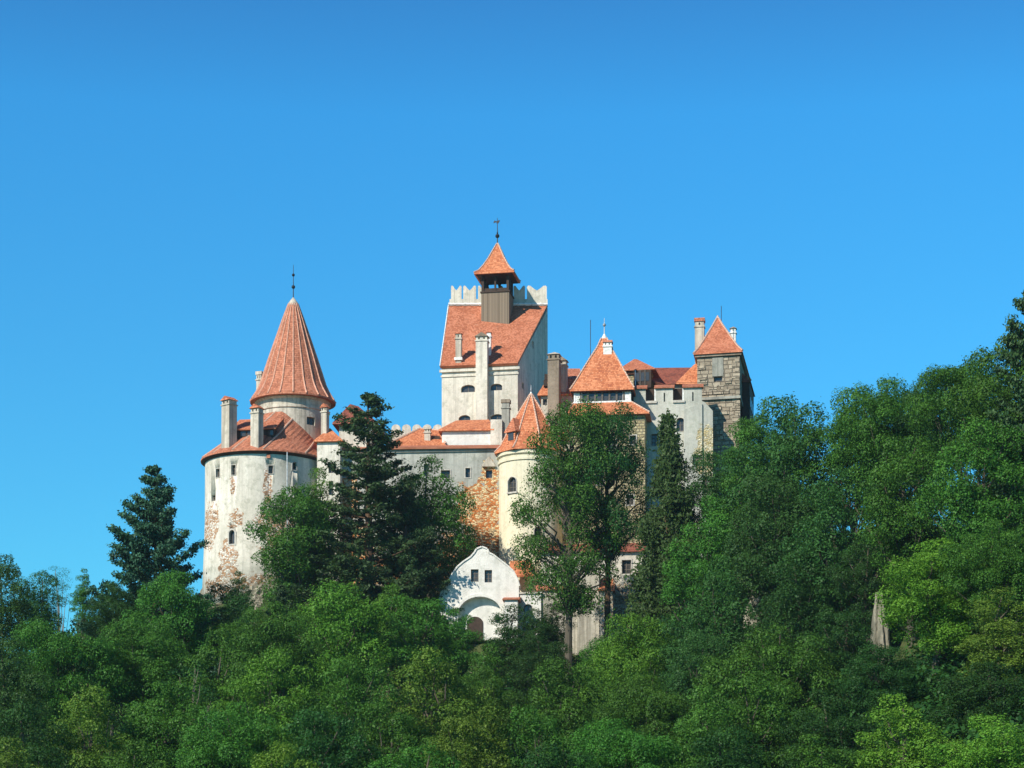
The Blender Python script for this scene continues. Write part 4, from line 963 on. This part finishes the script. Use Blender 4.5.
L_pineb = leaf_mat('blue_pine_needles', (.017, .068, .036), (.044, .125, .060), .15)
L_spr = leaf_mat('spruce_needles', (0.031, 0.071, 0.016), (0.059, 0.113, 0.025), .2)
def bark(name, c):
    t = NT(name); p = t.n('ShaderNodeTexCoord').outputs['Object']; n = t.noise(t.vscale(p, (5, 5, 1.2)), 1.6, 5, .65)
    return t.out(t.bsdf(t.mix(n, tuple(x*.5 for x in c), tuple(x*1.4 for x in c)), .95, n, 1, .05))
B_gr = bark('grey_bark', (.11, .095, .07)); B_br = bark('brown_bark', (.12, .075, .045)); B_pa = bark('pale_bark', (.22, .19, .14))

def leaf_mesh(name, pos, nrm, size, mat, elong=1.5):
    """one mesh of leaf-sized rhombi; pos, nrm (n,3), size (n,)"""
    n = len(pos); rng = np.random.RandomState(n % 9973)
    nrm = nrm/np.maximum(1e-6, np.linalg.norm(nrm, axis=1))[:, None]
    r = rng.normal(size=(n, 3)); a = np.cross(nrm, r); a /= np.maximum(1e-6, np.linalg.norm(a, axis=1))[:, None]; b = np.cross(nrm, a)
    s = size[:, None]*.5; e = math.sqrt(elong)
    v = np.empty((n, 4, 3)); v[:, 0] = pos-a*s*e; v[:, 1] = pos-b*s/e; v[:, 2] = pos+a*s*e; v[:, 3] = pos+b*s/e
    me = bpy.data.meshes.new(name); me.vertices.add(4*n); me.vertices.foreach_set('co', v.ravel())
    me.loops.add(4*n); me.loops.foreach_set('vertex_index', np.arange(4*n, dtype=np.int32))
    me.polygons.add(n); me.polygons.foreach_set('loop_start', np.arange(0, 4*n, 4, dtype=np.int32))
    try: me.polygons.foreach_set('loop_total', np.full(n, 4, dtype=np.int32))
    except Exception: pass
    me.update(calc_edges=True); me.materials.append(mat); return me
def clump_leaves(rng, centres, radii, per, flat=.62, size=.19, up=.45):
    ps, ns, sz = [], [], []
    for c, r in zip(centres, radii):
        k = int(per*r*r); d = rng.normal(size=(k, 3)); d[:, 2] = d[:, 2]+.35; d /= np.linalg.norm(d, axis=1)[:, None]
        # a clump is itself a few lobes
        lob = 1+.28*np.sin(d[:, 0]*4.5+c[0]*3)*np.cos(d[:, 1]*4.1+c[1]*3)
        rr = r*lob*(.45+.55*rng.rand(k)**.45)
        p = np.array(c)+d*rr[:, None]*np.array([1, 1, flat])
        ps.append(p); ns.append(d*.8+rng.normal(size=(k, 3))*.5+np.array([0, 0, up])); sz.append(size*(.55+1.0*rng.rand(k)**2))
    return np.concatenate(ps), np.concatenate(ns), np.concatenate(sz)
def limb(rng, a, b, r0, r1, n=5, sag=.25):
    a, b = np.array(a, float), np.array(b, float); L = np.linalg.norm(b-a); pts = []
    for i in range(n+1):
        t = i/n; w = math.sin(math.pi*t)
        pts.append(a*(1-t)+b*t+np.array([rng.normal()*.05*L*w, rng.normal()*.05*L*w, -sag*.3*L*w]))
    return tube([tuple(p) for p in pts], [r0+(r1-r0)*i/n for i in range(n+1)], 6)
TPL = {}
def add_template(key, crown, trunk, H, Wd): TPL[key] = (crown, trunk, H, Wd)
def deciduous(key, seed, H=14.0, Rc=4.6, clear=.18, n=50, rad=(1.0, 2.0), per=540, size=.135, top=1.0, shape='round', fork=3):
    rng = np.random.RandomState(seed); cs, rs = [], []
    z0 = H*clear; hc = (H-z0)/2; zc = z0+hc
    asym = rng.rand(6)*6.28
    tries = 0
    while len(cs) < n and tries < 5000:
        tries += 1
        u = rng.normal(size=3); u /= np.linalg.norm(u); az = math.atan2(u[1], u[0])
        irr = 1+.16*math.sin(2*az+asym[0])+.12*math.sin(3*az+asym[1]+u[2]*2)
        k = (.62+.38*rng.rand()) if len(cs) > n*.25 else rng.rand()*.6
        zz = u[2]
        if shape == 'round': wprof = 1.0
        elif shape == 'broad': wprof = 1.15 if zz < .2 else 1.0
        elif shape == 'slim': wprof = .9-.35*zz
        rr = rad[0]+(rad[1]-rad[0])*rng.rand()
        if shape == 'multi':                       # several leaders, each with its own head of leaves
            j = rng.randint(4); oa = asym[0]+j*1.57+asym[j]*.2; ro = Rc*.48*(1 if j else .1); R3 = Rc*(.56, .46, .50, .42)[j]
            h3 = (H*.99, H*.80, H*.88, H*.70)[j]; hh = (h3-z0)/2
            c = np.array([ro*math.cos(oa)+u[0]*(R3-rr*.5)*k, ro*math.sin(oa)+u[1]*(R3-rr*.5)*k, z0+hh+u[2]*(hh-rr*.45)*k])
            if all(np.linalg.norm(c-q) > .55*(rr+r2) for q, r2 in zip(cs, rs)): cs.append(c); rs.append(rr)
            continue
        c = np.array([u[0]*(Rc-rr*.7)*k*irr*wprof, u[1]*(Rc-rr*.7)*k*irr*wprof, zc+u[2]*(hc-rr*.45)*k*top])
        if all(np.linalg.norm(c-q) > .62*(rr+r2) for q, r2 in zip(cs, rs)) or rng.rand() < .03: cs.append(c); rs.append(rr)
    p, nn, s = clump_leaves(rng, cs, rs, per, size=size)
    # stray sprays outside the clumps make the outline ragged
    k = int(len(p)*.06); i = rng.randint(0, len(p), k); ctr = np.array([0, 0, zc]); q = p[i]+(p[i]-ctr)*(.01+.05*rng.rand(k, 1))+rng.uniform(-.2, .2, size=(k, 3))
    p = np.concatenate([p, q]); nn = np.concatenate([nn, nn[i]]); s = np.concatenate([s, s[i]])
    crown = leaf_mesh(key+'_crown', p, nn, s, L_mid)
    gs = []; tz = H*.62; path = [(0, 0, -.8), (rng.normal()*.1, rng.normal()*.1, H*.15), (rng.normal()*.25, rng.normal()*.25, H*.35), (rng.normal()*.4, rng.normal()*.4, tz), (rng.normal()*.4, rng.normal()*.4, H*.9)]
    gs.append(tube(path, [H*.024, H*.019, H*.015, H*.009, H*.003], 8))
    for c in [cs[i] for i in rng.permutation(len(cs))[:26]]:
        t = min(.85, max(.2, (c[2]-H*.12)/H*.8)); a = np.array([np.interp(t*H, [q[2] for q in path], [q[j] for q in path]) for j in range(3)])
        gs.append(limb(rng, a, c, H*.0075, H*.0022))
    tr = raw_mesh(key+'_trunk', join(*gs)); tr.materials.append(B_gr)
    ext = np.percentile(np.hypot(p[:, 0], p[:, 1]), 97)
    add_template(key, crown, tr, float(np.percentile(p[:, 2], 99.7)), float(2*ext))
def conifer(key, seed, H=16.0, Rb=5.0, base=.12, whorls=18, kind='pine', per=1.0):
    rng = np.random.RandomState(seed); gs = [tube([(0, 0, -.8), (.1, 0, H*.3), (.05, .1, H*.7), (0, 0, H*.99)], [H*.018, H*.014, H*.008, H*.002], 8)]
    P_, N_, S_ = [], [], []
    for w in range(whorls):
        f_ = w/(whorls-1); z = H*(base+(.985-base)*f_)
        prof = (1-f_)**.75 if kind != 'bigpine' else (1-f_)**.7*(.72+.5*rng.rand())
        if key == 'lonepine': prof = (1-f_)**.8+.03
        if kind == 'spruce': prof = (1-f_)**.85
        nb = 6 if f_ < .8 else 5
        for b in range(nb):
            az = rng.rand()*6.28; L = Rb*prof*(.62+.5*rng.rand())+.25
            if kind == 'bigpine' and rng.rand() < .12: continue
            tilt = {'pine': .10+.25*f_, 'bigpine': .12+.3*f_, 'spruce': -.28+.45*f_}[kind]
            d = np.array([math.cos(az), math.sin(az), 0]); n = 6; pts = []
            for i in range(n+1):
                t = i/n; lift = tilt*L*t+({'pine': .22, 'bigpine': .18, 'spruce': -.18}[kind])*L*t*t*(1 if kind != 'spruce' else 1-t)
                pts.append(np.array([0, 0, z+rng.rand()*0])+d*L*t+np.array([0, 0, lift]))
            gs.append(tube([tuple(q) for q in pts], [max(.02, L*.016)*(1-.8*i/n) for i in range(n+1)], 5))
            # side shoots with tufts
            ns_ = max(3, int(L*3.6*per)); side = np.array([-d[1], d[0], 0])
            for i in range(ns_):
                t = .22+.78*(i+rng.rand())/ns_; c = pts[0]+(pts[-1]-pts[0])*t; c[2] = np.interp(t, np.linspace(0, 1, n+1), [q[2] for q in pts])
                wdt = L*.36*(1-t*.7)*(rng.rand()*2-1); c = c+side*wdt
                if kind == 'spruce':
                    k = 26; hang = rng.rand(k)**1.2*(.9+.6*(1-f_)); p = c+rng.normal(size=(k, 3))*np.array([.17, .17, .05]); p[:, 2] -= hang
                    nn = rng.normal(size=(k, 3))*np.array([1, 1, .2]); s = .20*(.6+.6*rng.rand(k))
                else:
                    r = .34+.22*rng.rand(); k = int(34*per); dd = rng.normal(size=(k, 3)); dd /= np.linalg.norm(dd, axis=1)[:, None]
                    p = c+dd*r*np.array([1.15, 1.15, .5])*(.3+.7*rng.rand(k, 1))+np.array([0, 0, .12]); nn = dd*.6+rng.normal(size=(k, 3))*.5+np.array([0, 0, .5]); s = .17*(.6+.7*rng.rand(k))
                P_.append(p); N_.append(nn); S_.append(s)
    # leader
    k = 70; p = rng.uniform(-1, 1, size=(k, 3))*np.array([.12, .12, .5])+np.array([0, 0, H*.985]); P_.append(p); N_.append(rng.normal(size=(k, 3))); S_.append(np.full(k, .15))
    p, nn, s = np.concatenate(P_), np.concatenate(N_), np.concatenate(S_)
    crown = leaf_mesh(key+'_crown', p, nn, s, L_pine, 2.2); tr = raw_mesh(key+'_trunk', join(*gs)); tr.materials.append(B_br)
    add_template(key, crown, tr, float(p[:, 2].max()), float(2*np.percentile(np.hypot(p[:, 0], p[:, 1]), 98)))
def tall_pair(key, seed, H, Rc, lean, clear=.45, n=34, rad=(.75, 1.35), per=290):
    """tall bare-trunked tree with a loose, see-through crown of separate sprays"""
    rng = np.random.RandomState(seed); cs, rs = [], []
    path = [(0, 0, -1), (lean*.1, 0, H*.2), (lean*.3, .1, H*.45), (lean*.45, 0, H*.7), (lean*.5, .1, H*.97)]
    zs = [q[2] for q in path]; tries = 0
    while len(cs) < n and tries < 4000:
        tries += 1; f_ = rng.rand(); z = H*(clear+(1-clear-.04)*f_); wpr = math.sin(math.pi*min(.97, .18+.72*f_))**.7; az = rng.rand()*6.28
        rr = rad[0]+(rad[1]-rad[0])*rng.rand(); r = Rc*wpr*(.25+.75*rng.rand()**.6)
        c = np.array([np.interp(z, zs, [q[0] for q in path])+r*math.cos(az), r*math.sin(az), z])
        if all(np.linalg.norm((c-q)*np.array([1, 1, 1.3])) > .5*(rr+r2) for q, r2 in zip(cs, rs)): cs.append(c); rs.append(rr)
    p, nn, s = clump_leaves(rng, cs, rs, per, flat=.72, size=.14)
    k = int(len(p)*.2); i = rng.randint(0, len(p), k); p = np.concatenate([p, p[i]+rng.uniform(-.5, .5, size=(k, 3))]); nn = np.concatenate([nn, nn[i]]); s = np.concatenate([s, s[i]])
    gs = [tube(path, [H*.022, H*.016, H*.012, H*.008, H*.003], 9)]
    for c in cs:
        z = max(H*clear*.9, c[2]-np.hypot(c[0], c[1])*.7); a = np.array([np.interp(z, zs, [q[0] for q in path]), 0, z]); gs.append(limb(rng, a, c, H*.0062, H*.0018, 6, -.2))
    tr = raw_mesh(key+'_trunk', join(*gs)); tr.materials.append(B_br)
    add_template(key, leaf_mesh(key+'_crown', p, nn, s, L_mid), tr, H, 2*Rc)

for i in range(3): deciduous('round%d' % i, 11+i)
for i in range(3): deciduous('multi%d' % i, 21+i, H=14, Rc=5.0, n=52, rad=(.85, 1.8), shape='multi')
for i in range(2): deciduous('broad%d' % i, 31+i, H=12, Rc=5.6, n=66, shape='broad', clear=.12, rad=(1.0, 2.1))
for i in range(2): deciduous('slim%d' % i, 51+i, H=15, Rc=2.9, n=48, shape='slim', clear=.15, rad=(.7, 1.25))
deciduous('loose0', 61, H=15, Rc=4.6, n=44, rad=(.9, 1.7), clear=.22)
deciduous('loose1', 62, H=15, Rc=4.4, n=42, rad=(.9, 1.8), clear=.25)
deciduous('fine0', 71, H=12, Rc=4.6, n=70, rad=(.7, 1.5), per=540, size=.13, clear=.1)
deciduous('fine1', 72, H=12, Rc=4.6, n=70, rad=(.7, 1.5), per=540, size=.13, clear=.1)
conifer('pine0', 81, H=16, Rb=5.6, whorls=23, per=1.25)
conifer('lonepine', 83, H=16, Rb=5.6, whorls=19, per=1.4, base=.16)
conifer('bigpine', 85, H=19, Rb=5.2, whorls=26, kind='bigpine', base=.08, per=1.12)
conifer('spruce0', 87, H=22, Rb=4.4, whorls=46, kind='spruce', base=.02, per=1.3)
tall_pair('tall0', 91, 22, 5.2, -.8, clear=.30, n=74, rad=(.9, 1.7), per=440)
tall_pair('tall1', 93, 22, 4.8, .6, clear=.48, n=56, rad=(.9, 1.7), per=440)

deciduous('bare0', 66, H=15, Rc=4.4, n=42, rad=(.9, 1.7), per=70, size=.15, clear=.25)
TREES = []
def tree(key, px, pt, wpx, Y, mat, label, name='deciduous_tree', cat='tree', bark_=None, rot=None, group='trees on the wooded slope', hmin=4):
    top = P(px, pt, Y); g = gz(top.x, Y); h = max(hmin, top.z-g); wm = wpx*scl(P(px, pt+40, Y))
    if key[:5] in ('round', 'fine0', 'fine1', 'loose') and (px*3+pt) % 5 < 2: key = 'multi%d' % (px % 3)
    crown, trunk, H0, W0 = TPL[key]
    sx = wm/W0; sz = h/H0
    zb = top.z-h
    r = thing(name, label, cat, (top.x, Y, zb), group)
    rng = random.Random(int(px*7+pt*13+Y)); r.rotation_euler = ((rng.random()-.5)*.12, (rng.random()-.5)*.12, rng.random()*6.28) if rot is None and key[:4] not in ('pine', 'lone', 'bigp', 'spru') else (0, 0, rot or rng.random()*6.28)
    for nm, me in (('crown', crown), ('trunk', trunk)):
        o = bpy.data.objects.new(nm, me); COL.objects.link(o); o.parent = r
        k = sx if nm == 'crown' else (sx*sz)**.5
        if nm == 'crown' and not key.startswith(('pine', 'lone', 'big', 'spruce', 'tall')):
            cz = min(max(sz, .72*sx), 1.12*sx); o.scale = (sx, sx, cz); o.location.z = h-H0*cz
        else: o.scale = (sx, sx, sz)
        o.material_slots[0].link = 'OBJECT'; o.material_slots[0].material = mat if nm == 'crown' else (bark_ or B_gr)
    TREES.append((px, pt, round(h, 1), round(wm, 1), round(sx, 2), round(sz, 2)))
    return r
T = tree
# --- the conifers and named trees round the castle
T('lonepine', 155, 466, 146, 168, L_pineb, 'dark blue-green pine with upswept boughs standing alone against the sky', 'pine_tree', 'pine', B_br, group=None)
T('bigpine', 368, 393, 158, 190, L_pine, 'big dark pine with a ragged spire rising before the curtain wall', 'pine_tree', 'pine', B_br, group=None)
T('pine0', 405, 482, 92, 191, L_pine, 'shorter dark pine standing between the ragged pine and the white gatehouse', 'pine_tree', 'pine', B_br, group=None)
T('spruce0', 668, 409, 122, 172, L_spr, 'tall drooping olive spruce standing below the grey battlements', 'spruce_tree', 'spruce', B_br, group=None)
T('lonepine', 1037, 276, 150, 128, L_pine, 'dark conifer tip reaching above all other trees at the edge of the photo', 'pine_tree', 'pine', B_br, group=None)
T('tall0', 568, 400, 106, 179, L_mid, 'tall tree with leaning grey trunk and loose crown before the cream tower', 'tall_tree', 'tree', B_gr, 0, group=None)
T('tall1', 607, 406, 90, 180, L_dk, 'tall tree with straight brown trunk and airy dark crown below the galleried tower', 'tall_tree', 'tree', B_br, 0, group=None)
T('round0', 424, 460, 100, 196, L_mid, 'green tree pressed against the grey curtain wall behind the pines')
T('round1', 300, 488, 104, 190, L_mid, 'mid green tree covering the foot of the round bastion')
T('slim1', 318, 470, 46, 193, L_bri, 'small light green treetop between the round bastion and the big pine')
# --- skyline beyond the pine
T('round2', 8, 556, 74, 150, L_teal, 'bluish tree with the tallest crown at the sky edge in the far corner')
T('loose0', 48, 572, 62, 156, L_teal, 'bluish loose crown just beside the tallest one at the sky edge')
T('slim0', 83, 570, 26, 170, L_mid, 'slender pointed pale green treetop on the skyline beside the lone pine')
T('bare0', 62, 566, 34, 164, L_teal, 'nearly bare wispy treetop beside the slender pointed one', bark_=B_pa)
T('round0', 112, 582, 60, 160, L_dk, 'dark rounded crown under the outer boughs of the lone pine')
T('round1', 176, 574, 92, 156, L_mid, 'green dome of leaves standing before the base of the lone pine')
T('round2', 228, 586, 92, 172, L_dk, 'dark bushy tree right under the foot of the round bastion')
T('slim0', 238, 572, 30, 182, L_dk, 'small dark pointed sapling against the rock of the bastion')
T('pine0', 282, 584, 70, 178, L_pine, 'low dark conifer in front of the bastion rock', 'pine_tree', 'pine', B_br)
# --- second belt below the castle
T('round1', 336, 584, 112, 160, L_bri, 'vivid green dome below the trunk of the ragged pine')
T('broad0', 270, 606, 110, 150, L_mid, 'broad mid green crown between the green dome and the vivid one')
T('loose1', 418, 598, 104, 164, L_mid, 'feathery green crown with its top beside the white gatehouse')
T('round2', 388, 586, 60, 172, L_bri, 'small leafy crown between ragged pine trunk and gatehouse')
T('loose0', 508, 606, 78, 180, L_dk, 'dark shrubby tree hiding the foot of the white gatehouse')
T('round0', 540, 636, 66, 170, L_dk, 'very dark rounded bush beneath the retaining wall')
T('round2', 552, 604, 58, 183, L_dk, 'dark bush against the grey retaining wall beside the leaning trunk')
T('round0', 456, 610, 58, 178, L_mid, 'small green bush before the arch of the white gatehouse')
T('round1', 604, 640, 70, 170, L_mid, 'green bush round the feet of the two tall trunks')
T('fine1', 488, 646, 76, 152, L_mid, 'low green crown directly below the arch of the white gatehouse')
T('broad1', 640, 618, 130, 152, L_bri, 'bright yellow-green crown below the two tall bare trunks')
T('round0', 690, 606, 74, 164, L_dk, 'dark crown wedged at the foot of the drooping spruce')
# --- slope under the bastion, mid rows
T('broad1', 60, 622, 130, 134, L_mid, 'wide green crown in the second row under the bluish skyline trees')
T('round1', 12, 640, 90, 126, L_teal, 'bluish green crown cut by the frame, one row under the skyline')
T('broad0', 140, 618, 112, 138, L_mid, 'rounded olive-green crown in the middle of the slope under the lone pine')
T('round0', 205, 630, 104, 134, L_mid, 'leafy crown two rows beneath the bastion foot')
T('fine0', 268, 648, 116, 128, L_bri, 'light green bushy crown in the middle row below the bastion')
T('fine1', 350, 658, 110, 128, L_mid, 'dense small-leaved crown in the row below the vivid dome')
T('fine0', 440, 652, 130, 134, L_yel, 'tree with many yellowing leaves straight below the white gatehouse')
T('loose0', 492, 668, 74, 138, L_mid, 'loose crown between the yellowing tree and the darkest bush')
T('fine1', 560, 662, 112, 132, L_mid, 'dense green crown under the darkest bush and the retaining wall')
T('broad1', 640, 678, 120, 124, L_mid, 'spreading crown just under the bright yellow-green one')
# --- bottom rows
T('round2', 30, 706, 120, 106, L_dk, 'dark crown in the bottom corner under the bluish trees')
T('fine0', 98, 690, 112, 110, L_yel, 'reddish yellow speckled crown near the bottom corner')
T('round1', 160, 684, 110, 112, L_mid, 'green crown in the lowest row beneath the lone pine')
T('broad0', 236, 706, 130, 104, L_mid, 'wide crown filling the bottom edge below the bushy light green one')
T('bare0', 200, 664, 80, 116, L_dk, 'thin crown with bare pale stems showing, below the bastion', bark_=B_pa)
T('fine1', 322, 708, 120, 104, L_dk, 'dark fine-leaved crown at the bottom edge beneath the dense small-leaved one')
T('fine0', 396, 704, 116, 106, L_mid, 'fine-leaved crown at the bottom edge beneath the gatehouse')
T('fine1', 470, 712, 112, 104, L_yel, 'mottled yellow-green crown at the bottom edge straight under the cream tower')
T('fine0', 545, 708, 112, 106, L_mid, 'small-leaved crown at the bottom edge under the two tall trunks')
T('broad1', 622, 720, 130, 100, L_mid, 'broad bottom crown below the drooping spruce')
T('fine1', 20, 740, 110, 98, L_yel, 'low yellowish bush at the very bottom corner')
T('round0', 130, 742, 110, 96, L_mid, 'low round bush on the bottom edge by the reddish speckled crown', hmin=3)
T('round1', 700, 690, 110, 112, L_mid, 'round crown low on the slope beside the spreading bottom crown')
# --- the great mass on the hillside beside the stone tower
T('loose0', 716, 450, 84, 172, L_teal, 'bluish crown touching the foot of the stone corner tower')
T('round1', 752, 434, 100, 166, L_mid, 'green dome just outside the flank of the stone corner tower')
T('round0', 798, 397, 124, 160, L_teal, 'tall rounded skyline crown standing next to the stone tower flank')
T('round2', 768, 414, 84, 168, L_mid, 'crown filling the dip beside the stone corner tower')
T('round1', 846, 392, 110, 158, L_mid, 'second rounded skyline crown along from the stone tower')
T('broad0', 886, 381, 122, 152, L_mid, 'wide rounded skyline crown with feathery top midway up the wooded hillside')
T('loose0', 924, 384, 84, 150, L_teal, 'feathery skyline treetop in the notch of the hillside')
T('broad1', 966, 355, 116, 140, L_mid, 'big skyline crown that starts the highest part of the wooded hillside')
T('round0', 1010, 339, 124, 132, L_mid, 'high green crown just under the dark conifer tip')
T('round1', 700, 500, 92, 164, L_mid, 'crown in the second row between the spruce and the stone tower')
T('round2', 772, 478, 110, 154, L_teal, 'bluish rounded crown in the second row under the tall loose one')
T('loose0', 842, 470, 108, 146, L_teal, 'shaded loose crown in the middle of the hillside with sky glints')
T('round1', 912, 438, 112, 138, L_mid, 'big green crown in the second row under the hillside notch')
T('round2', 988, 424, 116, 126, L_mid, 'wide crown at the photo edge, second row under the dark conifer')
T('round0', 722, 560, 108, 150, L_teal, 'dark bluish crown beside the lower half of the drooping spruce')
T('loose1', 806, 552, 100, 144, L_dk, 'dark crown in the shaded hollow of the hillside')
T('loose0', 868, 540, 74, 142, L_dk, 'dark narrow crown above the pale cliff face')
T('round1', 937, 542, 118, 122, L_ash, 'vivid light green ash, the brightest tree on the hillside')
T('broad0', 1004, 520, 110, 118, L_mid, 'green crown cut by the frame beside the vivid ash')
T('fine0', 1000, 590, 110, 112, L_yel, 'crown with yellowing sprays cut by the frame, beside the vivid ash')
T('broad0', 770, 628, 150, 132, L_mid, 'broad crown in the lower hillside beneath the bluish trees')
T('round2', 700, 634, 80, 140, L_teal, 'bluish crown beneath the foot of the drooping spruce')
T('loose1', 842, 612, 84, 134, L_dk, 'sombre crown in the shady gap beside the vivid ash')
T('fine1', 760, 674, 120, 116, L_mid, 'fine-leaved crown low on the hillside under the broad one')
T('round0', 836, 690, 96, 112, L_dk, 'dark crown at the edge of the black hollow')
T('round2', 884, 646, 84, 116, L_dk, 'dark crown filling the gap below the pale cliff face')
T('fine0', 905, 696, 130, 104, L_yg, 'yellow-green bush along the bottom edge under the vivid ash')
T('round1', 990, 664, 110, 108, L_dk, 'dark green crown under the yellowing sprays at the photo edge')
T('fine1', 990, 716, 120, 98, L_yg, 'bright yellow-green bush in the bottom corner of the hillside')
T('fine0', 720, 730, 130, 98, L_dk, 'dark low bush at the bottom edge under the fine-leaved crown')
T('fine1', 815, 736, 120, 97, L_mid, 'low green bush at the bottom edge beneath the black hollow', hmin=3)
T('fine0', 420, 746, 130, 95, L_mid, 'low small-leaved bush along the bottom edge in the middle', hmin=3)
T('fine1', 560, 748, 130, 94, L_dk, 'lowest dark bush in the middle of the bottom edge', hmin=3)
T('fine0', 270, 744, 110, 94, L_yg, 'low yellowish bush at the bottom edge under the wide crown', hmin=3)
# --- undergrowth that nobody could count
def undergrowth():
    rng = np.random.RandomState(4); cs, rs = [], []
    while len(cs) < 2300:
        y = 92+rng.rand()*110; x = (rng.rand()*2-1)*(y*.29+6)
        if y > 186 and -34 < x < 27: 
            if rng.rand() < .93 or y > 196: continue
        r = .9+1.1*rng.rand(); cs.append((x, y, gz(x, y)+r*.35)); rs.append(r)
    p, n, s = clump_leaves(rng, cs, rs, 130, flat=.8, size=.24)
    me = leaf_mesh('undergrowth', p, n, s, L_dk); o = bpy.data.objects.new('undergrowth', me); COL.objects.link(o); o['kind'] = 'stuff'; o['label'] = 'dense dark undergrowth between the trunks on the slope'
undergrowth()

if HAZE:
    me = raw_mesh('haze', box((0, 150, -2), 340, 340, 92)); o = bpy.data.objects.new('haze', me); COL.objects.link(o); o['kind'] = 'stuff'
    t = NT('pale_air'); v = t.n('ShaderNodeVolumePrincipled', {'Color': (.6, .82, 1, 1), 'Density': .00012, 'Anisotropy': .2})
    mo = t.n('ShaderNodeOutputMaterial'); t.t.links.new(v.outputs[0], mo.inputs['Volume']); me.materials.append(t.m)
